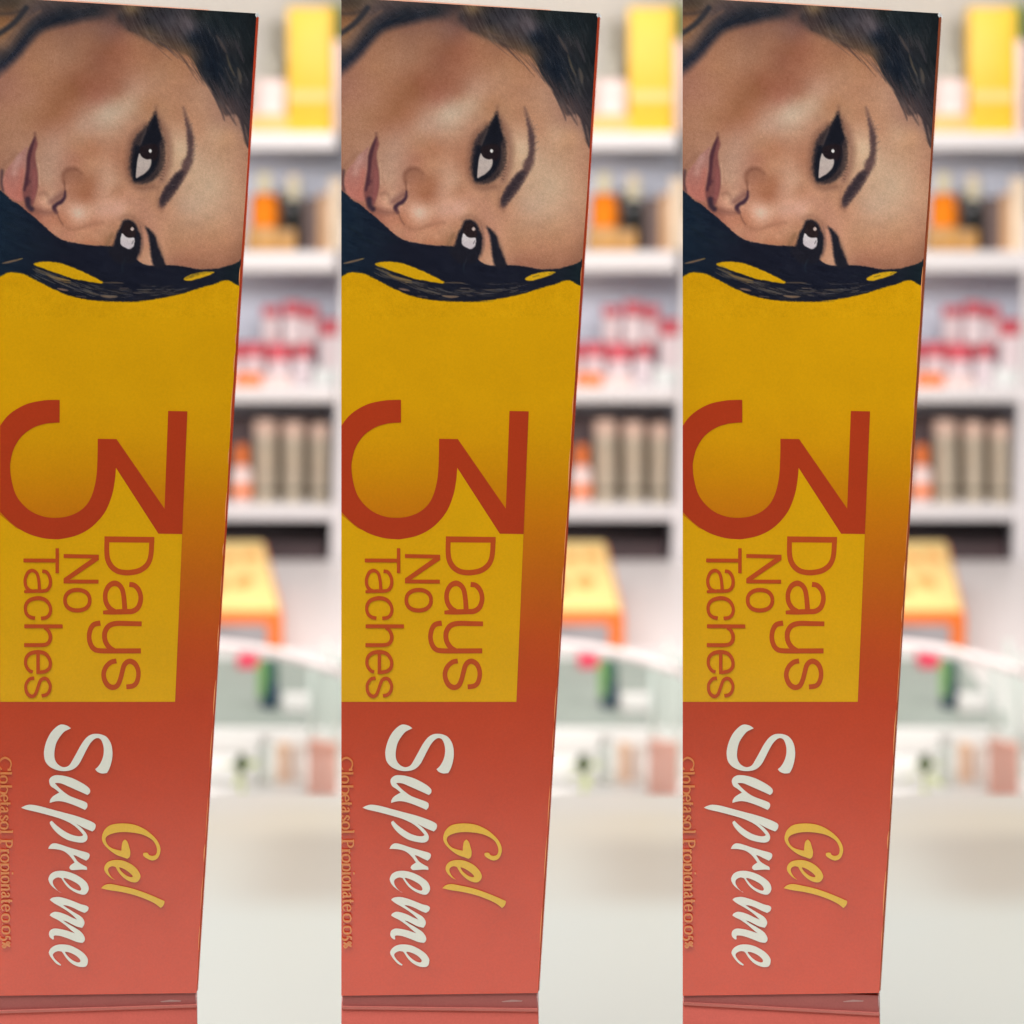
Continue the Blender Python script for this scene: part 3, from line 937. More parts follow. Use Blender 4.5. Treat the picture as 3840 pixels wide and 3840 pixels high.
    Q.poly([(672,646),(688,650),(668,692),(642,728),(616,762),(602,764),(606,738),(624,706),(648,668)], (46,38,45), 11, .9, 3)
    Q.poly([(700,600),(716,596),(712,622),(700,640),(690,634)], (112,84,80), 9, .4, 4)
    for k in range(70):
        t = rng.random()
        bx_, by_ = np.interp(t, [0, .3, .5, .7, 1], [707, 716, 708, 664, 610]), np.interp(t, [0, .3, .5, .7, 1], [460, 545, 610, 680, 760])
        bx_ += rng.normal(0, 7)
        a_ = 1.2 + .7 * t + rng.normal(0, .25)
        s_ = 45 + 50 * rng.random()
        Q.stroke([(bx_, by_), (bx_ + 13 * math.cos(a_ - 1.9), by_ + 13 * math.sin(a_ - 1.9))], (s_ + 14, s_, s_), 2.2, 2.6, .38)
    Q.stroke([(596,700),(590,740),(592,775),(606,790)], (140,98,80), 10, 12, .5)

    # nose
    Q.stroke([(241,684,6),(238,662,11),(247,643,14),(268,633,14),(288,637,9),(306,652,4)], (110,69,56), 9, 13, .75)
    Q.stroke([(250,670),(264,655),(286,652),(304,668)], (140,93,72), 26, 20, .6)
    Q.stroke([(241,680),(243,700),(244,722)], (116,76,62), 5, 5, .8)
    Q.stroke([(194,756),(212,744),(234,730)], (112,74,70), 24, 17, .7)
    Q.stroke([(150,728),(165,722),(178,735)], (140,98,82), 10, 10, .55)
    Q.stroke([(244,718,5),(242,740,10),(229,757,15),(213,766,14),(203,780,17),(211,797,12)], (52,32,48), 10, 6, .92)
    Q.stroke([(196,796),(165,796),(128,788)], (116,76,68), 16, 16, .65)
    Q.stroke([(211,797),(216,808),(223,823),(236,843),(252,855),(275,860),(311,853),(349,840),(385,834)], (146,98,77), 9, 11, .55)
    Q.stroke([(215,800),(224,824),(236,842)], (110,70,62), 4, 4, .6)

    # lips
    Q.stroke([(8,640),(6,680),(12,712)], (72,54,60), 12, 8, .85)
    Q.stroke([(12,625),(34,600),(60,575)], (138,98,80), 16, 16, .6)
    LL = [(104,550),(100,586),(98,620),(96,654),(89,682),(85,711),(87,748),(75,754),(52,750),(28,734),(15,711),(11,685),(16,654),(31,628),(49,607),(67,581),(88,562)]
    Q.poly(LL, lambda a, b: np.stack([160 + 8 * np.clip((b - 600) / 120, 0, 1), 114 - 10 * np.clip((b - 600) / 120, 0, 1), 105 - 12 * np.clip((b - 600) / 120, 0, 1)], 1), 5, 1)
    Q.stroke([(72,590),(60,620),(52,650)], (184,143,133), 18, 12, .6)
    Q.stroke([(84,640),(76,690),(72,735)], (172,102,88), 14, 12, .5)
    Q.stroke([(20,690),(36,728),(66,748)], (182,118,106), 8, 8, .5)
    UL = [(132,514),(141,540),(133,576),(135,607),(141,646),(143,680),(140,711),(132,742),(122,768),(98,763),(88,744),(85,711),(92,680),(99,633),(103,586),(109,560),(121,532)]
    Q.poly(UL, (116,69,68), 6, .95)
    Q.stroke([(131,516,6),(118,552,13),(108,590,15),(105,633,13),(100,672,14),(92,712,10)], (66,38,48), 12, 6, .85)
    Q.stroke([(102,690),(108,680)], (66,38,50), 12, 8, .6)
    Q.stroke([(128,640),(130,700),(124,740)], (146,84,82), 12, 9, .55)
    Q.stroke([(145,610),(148,650),(148,690)], (194,158,134), 4, 4, .55)
    Q.stroke([(104,748),(106,770),(118,784)], (46,34,48), 20, 8, .88)
    Q.stroke([(131,500),(132,518)], (110,72,64), 8, 8, .8)

    # lower hair mass
    LH = hair_poly_low()
    hn = noise2((x * .93 + y * .35) / 40, (y * .93 - x * .35) / 4)
    dark = np.stack([np.full_like(x, 19), np.full_like(x, 22), np.full_like(x, 36)], 1)
    lft = np.clip(1 - x / 230, 0, 1)[:, None]
    dark = dark * (1 - lft) + np.array([17, 32, 48]) * lft
    rgt = np.clip((x - 780) / 120, 0, 1)[:, None]
    dark = dark * (1 - rgt) + np.array([18, 30, 36]) * rgt
    dark = dark + hn[:, None] * 5
    PL = catmull(LH, closed=True, sub=3)
    sd = Q.poly_sd(np.arange(len(x)), PL)
    sd = sd + 1.6 * noise2(x / 5, y / 3)
    # yellow ground below the hair
    low = (y > 940) & (sd > 0) & (y > np.interp(x, [0, 60, 300, 600, 906, 960], [985, 985, 1000, 1040, 1030, 1030]))
    Q.C[low] = yellow[low]
    a = np.clip(.5 - sd / 7, 0, 1)
    a = (a * a * (3 - 2 * a))[:, None]
    Q.C = Q.C * (1 - a) + dark * a
    # openings where the yellow shows between strands
    ycol = (198, 150, 8)
    Q.poly([(127,992),(140,984),(174,981),(217,985),(255,996),(295,1012),(335,1030),(366,1046),(385,1057),(384,1063),(357,1060),(311,1052),(280,1047),(242,1035),(199,1020),(155,1004)], ycol, 3, 1, 1.2)
    Q.poly([(688,1046),(695,1040),(717,1029),(746,1022),(777,1018),(803,1020),(792,1028),(767,1038),(736,1047),(709,1053),(692,1051)], (196,152,22), 2.5, 1, 1)
    for PS, c_, wv in (([(8,988),(40,981),(82,970)], (140,108,78), 7), ([(70,973),(84,969)], (175,145,60), 5), ([(172,1028),(215,1043),(264,1053)], (158,122,58), 8), ([(180,1036),(225,1052),(262,1060)], (120,92,58), 4),
                       ([(240,1059),(266,1061)], (150,118,62), 5), ([(215,1082),(236,1086),(256,1090)], (128,100,82), 8), ([(286,1110),(322,1114)], (132,106,76), 7), ([(335,1096),(368,1104)], (112,90,76), 6),
                       ([(378,1109),(410,1113),(440,1112)], (134,108,84), 9), ([(385,1060),(430,1060),(464,1062)], (96,80,64), 5), ([(450,1080),(482,1081)], (156,124,98), 4), ([(130,1006),(160,1018),(190,1030)], (92,78,60), 6),
                       ([(500,1098),(530,1100)], (110,90,82), 4), ([(470,1112),(505,1110)], (70,62,64), 5), ([(540,1088),(570,1086)], (74,66,64), 4), ([(250,1072),(300,1088),(350,1094)], (62,60,66), 5)):
        Q.stroke(PS, c_, wv, 3, .8, True)
    for k in range(150):
        x0_ = rng.uniform(110, 660)
        t = (x0_ - 130) / 510
        yb = np.interp(x0_, [130, 200, 260, 350, 450, 560, 640], [1012, 1042, 1064, 1086, 1096, 1094, 1086]) + rng.normal(0, 11)
        L = rng.uniform(18, 60)
        sl = np.interp(x0_, [130, 300, 480, 640], [.5, .3, .03, -.14])
        s_ = rng.uniform(40, 112)
        Q.stroke([(x0_, yb), (x0_ + L / 2, yb + sl * L / 2 + 1), (x0_ + L, yb + sl * L)], (s_ + 8, s_, s_ * .9), 2.4, 2, .5, True)
    for k in range(90):
        x0_, y0_ = rng.uniform(0, 400), rng.uniform(790, 940)
        L = rng.uniform(20, 60)
        s_ = rng.uniform(24, 46)
        if y0_ > 715 + x0_ * .8 + 25:
            Q.stroke([(x0_, y0_), (x0_ + L * .8, y0_ + L * .45)], (s_ * .6, s_ * .95, s_ * 1.2), 2.5, 3, .5)
    for k in range(26):
        x0_, y0_ = rng.uniform(600, 880), rng.uniform(1015, 1060)
        L = rng.uniform(20, 50)
        s_ = rng.uniform(26, 44)
        if y0_ < 1060 - abs(x0_ - 700) * .12:
            Q.stroke([(x0_, y0_), (x0_ + L, y0_ - .3 * L)], (s_ * .75, s_ * .95, s_ * 1.1), 2.2, 2.5, .35)
    # far eye
    FE = [(478,823),(498,829),(514,852),(527,880),(531,906),(527,935),(519,961),(500,985),(440,985),(405,945),(414,928),(423,920),(429,906),(436,880),(449,855),(462,829)]
    Q.stroke([(455,822),(480,808),(512,826),(540,850)], (134,94,78), 10, 12, .55)
    Q.stroke([(402,916),(412,896),(420,880)], (120,90,66), 12, 12, .6)
    Q.poly(FE, (24,24,34), 8, 1, 2)
    Q.poly([(466,836),(490,834),(505,858),(508,886),(486,893),(468,884),(455,872)], (36,25,27), 5, .9)
    Q.poly([(458,876),(470,886),(485,892),(503,892),(505,906),(500,924),(488,934),(472,930),(454,917),(452,898)], lambda a, b: np.stack([192 - (b - 900) * .35, 184 - (b - 900) * .4, 188 - (b - 900) * .3], 1), 2.5, 1, 1)
    Q.stroke([(495,914),(498,908),(500,903)], (60,50,58), 3, 2, .7)
    Q.poly([(489,859),(496,851),(503,859),(496,866)], (182,164,158), 2.2, 1)
    Q.stroke([(526,850),(534,885),(536,925),(524,962)], (104,76,70), 5, 6, .6)
    # far brow
    FB = [(546,850),(566,865),(582,886),(592,922),(603,948),(616,981),(618,1002),(580,1002),(568,968),(563,932),(559,901),(554,875)]
    Q.stroke([(572,880),(592,920),(608,970)], (96,72,64), 14, 12, .6)
    Q.poly(FB, (27,27,37), 7, 1, 1.5)
    Q.stroke([(470,975),(458,1000),(462,1020)], (34,46,56), 4, 4, .6)
    # print grain
    g = rng.normal(0, 4.2, len(x))[:, None] + 3.5 * noise2(x / 9, y / 9)[:, None] + (4.0 * noise2(x / 34 + 9, y / 28))[:, None] * np.array([1.0, .8, .6]) + 2.2 * (np.sin(x * 2 * math.pi / 11.3 + y * .31) * np.sin(y * 2 * math.pi / 11.3 - x * .31))[:, None]
    Q.C = np.clip(Q.C + g * np.clip(Q.C.mean(1, keepdims=True) / 140, .35, 1), 0, 255)
    P.C[sel] = Q.C
    return P.C


# front outline of a carton in photograph pixels of the first panel
def edge_top(x):
    return -10 + 0.0625 * x


def edge_bot(x):
    return 3734 - 0.014 * x


def edge_right(y):
    return 961 + (y - 50) * (737 - 961) / (3722 - 50) + 1.3 * np.sin(y / 310.0) + 0.8 * np.sin(y / 97.0 + 1)


_fp = None


def front_samples(left):
    """rows/columns of the print grid (fine over the portrait)"""
    NU = 384
    u = np.linspace(0, 1, NU)
    rows = np.concatenate([np.linspace(0, 1190, 456), np.linspace(1190, 3734, 140)[1:]]) / 3734
    U, V = np.meshgrid(u, rows)
    # bilinear-ish map: first y from top/bottom edges at estimated x, then x from the right edge
    Xg = U * 900
    for _ in range(4):
        Yg = edge_top(Xg) * (1 - V) + edge_bot(Xg) * V
        Xg = left + (edge_right(Yg) - left) * U
    return Xg, Yg


class Carton:
    def __init__(self, i):
        self.i = i
        Xr = 860 + 1280 * i
        self.yaw = math.atan((Xr - 1920) / F) + math.radians(0.8)
        self.d = Vector((math.sin(self.yaw), math.cos(self.yaw), 0))     # depth direction
        self.anchor = px(Xr, HY, 0.5)

    def at(self, sx, sy, lift=0.0, back=0.0):
        """pixel of this panel on the carton's front plane (lift: towards the viewer, back: a parallel plane behind)"""
        X = sx + 1280 * self.i
        a = self.anchor + self.d * (back - lift)
        dr = Vector(((X - 1920) / F, 1, -(sy - HY) / F))
        t = (a - Vector((0, 0, HY * 0))).dot(Vector((self.d.x, self.d.y, 0))) / dr.dot(Vector((self.d.x, self.d.y, 0)))
        return Vector((dr.x * t, dr.y * t, ZC + dr.z * t))

    def at_np(self, X, Y, lift=0.0):
        X = X + 1280 * self.i
        a = self.anchor - self.d * lift
        dx, dz = (X - 1920) / F, -(Y - HY) / F
        t = (a.x * self.d.x + a.y * self.d.y) / (dx * self.d.x + self.d.y)
        return np.stack([dx * t, t, ZC + dz * t], -1)


def print_mat(name, attr=None, col=None, grain=0.035, rough=0.22, spec=0.95):
    m = bpy.data.materials.new(name)
    m.use_nodes = True
    nt = m.node_tree
    b = nt.nodes['Principled BSDF']
    b.inputs['Roughness'].default_value = rough
    b.inputs['Specular IOR Level'].default_value = spec
    b.inputs['IOR'].default_value = 1.62
    tc = nt.nodes.new('ShaderNodeTexCoord')
    n = nt.nodes.new('ShaderNodeTexNoise')
    n.inputs['Scale'].default_value = 2600
    n.inputs['Detail'].default_value = 2
    n2 = nt.nodes.new('ShaderNodeTexNoise')
    n2.inputs['Scale'].default_value = 90
    n2.inputs['Detail'].default_value = 4
    for q in (n, n2):
        nt.links.new(tc.outputs['Object'], q.inputs['Vector'])
    ad = nt.nodes.new('ShaderNodeMath')
    ad.operation = 'ADD'
    nt.links.new(n.outputs['Fac'], ad.inputs[0])
    nt.links.new(n2.outputs['Fac'], ad.inputs[1])
    r = nt.nodes.new('ShaderNodeMapRange')
    r.inputs['From Min'].default_value = 0.6
    r.inputs['From Max'].default_value = 1.4
    r.inputs['To Min'].default_value = 1 - grain * 2
    r.inputs['To Max'].default_value = 1 + grain * 2
    nt.links.new(ad.outputs[0], r.inputs['Value'])
    mx = nt.nodes.new('ShaderNodeMix')
    mx.data_type = 'RGBA'
    mx.blend_type = 'MULTIPLY'
    mx.inputs['Factor'].default_value = 1
    if attr:
        at = nt.nodes.new('ShaderNodeAttribute')
        at.attribute_name = attr
        nt.links.new(at.outputs['Color'], mx.inputs['A'])
    else:
        mx.inputs['A'].default_value = (*col, 1)
    nt.links.new(r.outputs['Result'], mx.inputs['B'])
    nt.links.new(mx.outputs['Result'], b.inputs['Base Color'])
    bp = nt.nodes.new('ShaderNodeBump')
    bp.inputs['Strength'].default_value = 0.08
    bp.inputs['Distance'].default_value = 0.0003
    nt.links.new(n2.outputs['Fac'], bp.inputs['Height'])
    nt.links.new(bp.outputs['Normal'], b.inputs['Normal'])
    return m


def ink(*c):
    return tuple(float(min(v / LUM, 0.95)) for v in lin(c))


M_front = print_mat('printed_card', attr='print')
M_ink3 = print_mat('ink_red', col=ink(158, 50, 20))
M_inkd = print_mat('ink_red_text', col=ink(166, 66, 22))
M_inkw = print_mat('ink_white', col=ink(214, 204, 192), grain=.015)
M_inkg = print_mat('ink_gold', col=ink(214, 158, 44))
M_inks = print_mat('ink_small_gold', col=ink(190, 112, 58))
M_inky = print_mat('ink_yellow', col=ink(197, 146, 0))
M_card = print_mat('red_card', col=ink(190, 96, 66), spec=0.0)
M_cardlow = print_mat('red_card_reflection', col=ink(182, 90, 80), spec=0.3)
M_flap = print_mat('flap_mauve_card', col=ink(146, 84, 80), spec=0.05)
M_raw = print_mat('raw_paper_edge', col=ink(160, 94, 86), spec=0.1)
M_worn = print_mat('worn_fold_highlight', col=ink(214, 132, 84), spec=0.2)
M_scuff = print_mat('scuffed_paper', col=ink(158, 122, 118), spec=0.05)
M_lip = print_mat('lit_top_lip', col=ink(250, 180, 158))
M_nick = print_mat('torn_paper', col=ink(235, 226, 215))


# ---- lettering outlines, traced in zoomed pixels: sc(scale, ox, oy) turns them into photograph pixels
def sc(P, s, ox, oy):
    return [(ox + p[0] / s, oy + p[1] / s) + tuple(q / s if k == 0 else q for k, q in enumerate(p[2:])) for p in P]


def outline(P, s, ox, oy, sub=4):
    """closed outline; points with a third value 1 are corners"""
    n = len(P)
    cor = [len(p) > 2 for p in P]
    pts = [np.array(p[:2], float) for p in P]
    out = []
    for k in range(n):
        p1, p2 = pts[k], pts[(k + 1) % n]
        p0 = pts[k - 1] if not cor[k] else p1
        p3 = pts[(k + 2) % n] if not cor[(k + 1) % n] else p2
        for q in range(sub):
            t = q / sub
            v = 0.5 * ((2 * p1) + (p2 - p0) * t + (2 * p0 - 5 * p1 + 4 * p2 - p3) * t * t + (3 * p1 - p0 - 3 * p2 + p3) * t ** 3)
            out.append((ox + v[0] / s, oy + v[1] / s))
    return out


def tri_outline(loops):
    """loops: [outer, hole, ...] -> verts, tris"""
    vv = [Vector((p[0], p[1], 0)) for l in loops for p in l]
    tr = tessellate_polygon([[Vector((p[0], p[1], 0)) for p in l] for l in loops])
    return [(v.x, v.y) for v in vv], [tuple(t) for t in tr]


def ribbon(P, w=None, smooth=True):
    """stroke of given width: verts, quads"""
    P = [(p[0], p[1], p[2] if len(p) > 2 else w) for p in P]
    if smooth and len(P) > 2:
        P = catmull(P, False, 5)
    P = np.asarray(P, float)
    n = len(P)
    vs, fs = [], []
    for k in range(n):
        t = P[min(k + 1, n - 1), :2] - P[max(k - 1, 0), :2]
        t = t / (np.hypot(*t) + 1e-9)
        nn = np.array([-t[1], t[0]]) * P[k, 2] / 2
        vs += [tuple(P[k, :2] + nn), tuple(P[k, :2] - nn)]
    for k in range(n - 1):
        fs.append((2 * k, 2 * k + 1, 2 * k + 3, 2 * k + 2))
    return vs, fs


R1 = (2.415, 0, 1450)
R2 = (3.22, 50, 1980)
R3 = (3.22, 50, 2300)
R4 = (3.22, 50, 2680)
R5 = (3.22, 50, 3020)
R6 = (3.22, 50, 3340)
R7 = (4.6, 0, 2780)
R8 = (4.6, 0, 3180)

THREE = [(0,355),(60,275),(140,210),(250,155),(380,127),(460,121),(540,120,1),(540,325,1),(470,328),(400,338),(300,372),(200,445),(130,550),(98,660),(92,740),(105,850),(140,970),(200,1060),(290,1135),(400,1178),
         (500,1188),(600,1178),(700,1140),(780,1075),(830,990),(862,880),(878,760),(884,600),(885,472,1),(1055,475,1),(1490,1105,1),(1523,220,1),(1697,224,1),(1650,1335,1),(1435,1332,1),(1050,735,1),
         (1040,850),(1015,980),(960,1120),(880,1225),(790,1300),(680,1352),(560,1378),(500,1382),(380,1370),(240,1325),(120,1250),(50,1185),(0,1132,1),(0,740,1)]
THREE[0] = (0, 355, 1)

S_ = [(697,165,1),(655,135),(600,119),(555,125),(500,165),(445,230),(400,320),(375,410),(370,480),(385,560),(430,620),(500,660),(580,680),(660,678),(730,655),(790,600),(835,520),(880,430),(930,345),(980,295),
      (1020,283),(1055,300),(1080,350),(1092,420),(1085,500),(1060,570),(1025,625),(988,658,1),(1015,690),(1070,710),(1130,705,1),(1160,650),(1185,570),(1197,480),(1190,390),(1165,320),(1120,265),(1060,238),
      (1000,231),(940,240),(880,280),(820,360),(770,450),(720,540),(680,605),(640,630),(595,632),(545,605),(510,560),(495,500),(500,420),(520,340),(560,270),(610,210),(660,182)]
U_ = [(432,800),(450,760),(490,735),(540,730),(620,740),(720,770),(820,820),(890,865),(925,905),(922,945),(895,970,1),(830,940),(740,900),(650,860),(570,828),(500,825,1),(540,870),(600,925),(680,980),(780,1020),
      (860,1050),(892,1075),(890,1120),(865,1150,1),(800,1120),(700,1080),(600,1050),(520,1045),(440,1065,1),(445,1030),(480,985),(555,940,1),(500,895),(450,860)]
P_ = [(95,28,1),(140,5),(200,-8),(300,5),(450,45),(600,85),(750,125),(880,170),(960,205),(993,235),(985,285),(955,315,1),(880,285),(800,245),(755,220,1),(830,280),(880,340),(895,385),(880,430),(830,450),(740,440),
      (640,410),(540,345),(470,270),(440,210),(465,185,1),(520,240),(600,300),(680,345),(760,370),(820,372),(845,358,1),(800,305),(740,250),(680,210,1),(580,165),(450,125),(300,85),(150,50)]
Rr = [(420,525,1),(445,480),(490,458),(560,470),(680,510),(800,545),(890,570),(920,595),(910,640),(880,668,1),(820,640),(760,610),(725,600,1),(750,640),(780,680),(840,720),(885,745),(890,780,1),(830,775),(760,780),
      (700,780),(675,755,1),(690,725),(740,690,1),(705,640),(660,590),(600,550),(520,530)]
E1 = [(580,1055,1),(520,1020),(460,970),(430,920),(425,880),(450,830),(500,800),(570,790),(650,800),(750,835),(840,890),(890,940),(910,1000),(895,1050),(860,1078),(800,1070),(720,1035),(650,980),(605,920),(580,880,1),
      (540,870),(500,885),(478,910),(480,950),(510,1000),(550,1040)]
E1h = [(605,880),(650,885),(730,920),(790,960),(818,1005),(805,1030),(750,1015),(690,980),(640,930)]
M_ = [(440,110,1),(470,85),(540,75),(620,90),(720,125),(820,165),(880,180),(908,205),(895,245),(860,268,1),(800,245),(720,205),(650,180),(600,175,1),(650,210),(740,265),(820,315),(855,365),(855,410),(830,448,1),(760,430),
      (690,395),(640,370),(600,360,1),(660,400),(740,445),(820,500),(860,560),(860,605),(835,630,1),(770,620),(680,585),(580,550),(510,540),(487,548,1),(490,585,1),(475,590,1),(440,560),(430,520),(445,480),(490,457),
      (560,462),(640,480),(700,500),(745,515,1),(690,470),(620,410),(540,355),(480,325),(440,300,1),(455,275),(500,255),(560,262),(640,290),(710,325),(770,350,1),(720,300),(650,245),(570,195),(490,150)]
E2 = [(578,893,1),(570,905,1),(520,880),(465,820),(432,765),(432,730),(460,690),(510,660),(580,648),(680,660),(770,700),(850,755),(895,815),(900,860),(885,905),(850,922),(780,915),(700,875),(640,815),(600,755),(582,735,1),
      (540,730),(500,745),(478,770),(485,800),(520,845)]
E2h = [(624,740),(680,747),(750,780),(800,825),(808,857),(780,866),(720,843),(660,793)]
G_ = [(1570,580),(1600,570),(1625,575,1),(1640,600),(1680,610),(1720,595),(1735,550),(1725,490),(1690,430),(1630,385),(1550,350),(1450,330),(1340,322),(1240,330),(1160,355),(1120,385),(1115,430),(1150,490),(1210,525),
      (1305,548,1),(1308,500),(1320,440),(1350,412,1),(1380,445),(1400,510),(1412,560),(1405,620),(1375,645,1),(1320,625),(1250,600),(1180,555),(1110,490),(1075,430),(1072,370),(1100,300),(1160,245),(1250,222),(1370,220),
      (1480,240),(1590,290),(1680,360),(1740,430),(1772,500),(1775,560),(1755,620),(1720,655),(1670,665),(1610,640),(1572,610)]
E3 = [(1225,900,1),(1170,870),(1120,820),(1098,770),(1110,720),(1150,680),(1230,660),(1330,670),(1430,715),(1500,780),(1535,850),(1520,900),(1480,930),(1410,920),(1340,880),(1280,820),(1235,745,1),(1200,735),(1165,745),
      (1145,770),(1150,810),(1185,865)]
E3h = [(1280,748),(1340,770),(1400,810),(1440,850),(1430,868),(1380,855),(1330,820),(1295,785)]
L_ = [(1060,1000,1),(1100,965),(1170,950),(1280,970),(1420,1000),(1560,1045),(1700,1100),(1790,1140),(1825,1160),(1812,1208),(1780,1240,1),(1700,1180),(1580,1125),(1450,1080),(1300,1045),(1150,1022)]

WORDS = []          # (part name, material, list of (verts, faces))


def add(name, m, *pieces):
    WORDS.append((name, m, pieces))


yel = [(0, 1450 + 1160 / 2.415), (60, 1980), (130, 2008), (205, 2012), (290, 1995), (360, 1955), (400, 1900), (424, 1830), (432, 1752), (470, 1775), (540, 1890), (615, 1995), (683, 2001), (670, 2320), (656.5, 2632), (0, 2632)]
add('yellow_panel', M_inky, tri_outline([yel]))
add('numeral', M_ink3, tri_outline([outline(THREE, *R1)]))
# "Days"
add('lettering', M_inkd,
    ribbon(sc([(1100,137,72),(1703,143,70)], *R2)),
    ribbon(sc([(1129,170,60),(1128,290,60),(1142,385,64),(1185,465,66),(1255,518,66),(1340,538,66),(1420,537,66),(1520,515,66),(1600,462,64),(1645,390,60),(1664,300,60),(1671,176,60)], *R2)),
    ribbon(sc([(1400,682,62),(1460,692,60),(1512,745,58),(1537,820,56),(1533,895,58),(1502,965,62),(1440,1005,64),(1360,1010,64),(1200,1015,62),(1083,1020,44)], *R2)),
    ribbon(sc([(1346,985,60),(1336,850,58),(1316,745,58),(1275,688,62),(1220,668,68),(1160,695,62),(1120,760,56),(1109,830,56),(1122,905,58),(1165,970,60),(1225,1002,50)], *R2)),
    ribbon(sc([(1550,127,58),(1400,124,60),(1250,122,62),(1160,148,64),(1112,210,62),(1101,280,60),(1116,350,60),(1160,412,60),(1220,446,50)], *R3)),
    ribbon(sc([(1540,453,60),(1300,454,60),(1050,452,60),(972,428,60),(930,365,58),(915,280,56),(932,192,58),(975,135,62),(1052,118,64)], *R3)),
    ribbon(sc([(1245,575,60),(1180,590,58),(1120,645,56),(1091,722,56),(1100,800,58),(1140,868,62),(1200,895,64),(1255,872,60),(1290,800,56),(1311,720,56),(1336,632,58),(1375,588,62),(1420,580,64),(1472,612,60),(1505,680,56),(1509,760,54),(1486,838,56),(1440,878,58),(1364,888,58)], *R3)))
# "No"
oc = [(773 + 150 * math.copysign(abs(math.cos(a)) ** .9, math.cos(a)), 872 + 124 * math.copysign(abs(math.sin(a)) ** .9, math.sin(a)), 44 + 6 * abs(math.sin(a))) for a in np.linspace(0, 2 * math.pi, 33)]
add('lettering', M_inkd,
    ribbon(sc([(607,338,46),(1032,346,46)], *R2)),
    tri_outline([sc([(950,368),(1032,322),(1032,385),(690,618),(607,668),(607,610)], *R2)]),
    ribbon(sc([(607,646,44),(1028,648,46)], *R2)),
    ribbon(sc(oc, *R2), smooth=False))
# "Taches"
add('lettering', M_inkd,
    ribbon(sc([(530,245,42),(530,545,42)], *R2)), ribbon(sc([(122,392,46),(530,394,46)], *R2)),
    ribbon(sc([(348,521,42),(398,532,42),(434,580,40),(448,640,40),(441,700,42),(410,745,42),(360,761,42),(250,762,42),(130,770,34)], *R2)),
    ribbon(sc([(316,745,40),(308,640,38),(290,560,38),(260,525,40),(225,514,44),(180,535,42),(150,590,38),(141,640,38),(151,700,40),(185,745,42),(230,760,36)], *R2)),
    ribbon(sc([(262,1090,44),(205,1076,42),(162,1040,40),(145,980,38),(156,920,42),(202,870,46),(295,847,50),(380,866,46),(432,920,40),(450,985,38),(436,1045,40),(395,1082,42),(333,1092,44)], *R2)),
    ribbon(sc([(132,156,46),(595,157,46)], *R3)),
    ribbon(sc([(372,176,30),(418,205,40),(444,258,44),(446,310,44),(425,355,46),(380,380,46),(280,384,46),(130,383,46)], *R3)),
    ribbon(sc([(235,708,38),(192,690,40),(157,640,40),(147,590,38),(160,530,42),(210,483,46),(295,467,48),(380,485,46),(430,540,42),(447,600,40),(436,660,42),(392,698,44),(340,710,44),(297,712,42)], *R3)),
    ribbon(sc([(298,470,42),(298,733,42)], *R3)),
    ribbon(sc([(253,783,42),(202,792,40),(161,840,38),(149,890,36),(160,950,40),(190,990,44),(225,1003,44),(260,985,40),(285,930,38),(305,870,38),(330,810,40),(370,787,44),(410,800,42),(440,850,38),(446,890,36),(432,945,38),(397,983,42),(342,997,42)], *R3)))
# "Supreme" and "Gel"
add('lettering', M_inkw, tri_outline([outline(S_, *R4)]), tri_outline([outline(U_, *R4)]), tri_outline([outline(P_, *R5)]), tri_outline([outline(Rr, *R5)]),
    tri_outline([outline(E1, *R5), outline(E1h, *R5)]), tri_outline([outline(M_, *R6)]), tri_outline([outline(E2, *R6), outline(E2h, *R6)]))
add('lettering', M_inkg, tri_outline([outline(G_, *R5)]), tri_outline([outline(E3, *R5), outline(E3h, *R5)]), tri_outline([outline(L_, *R5)]))
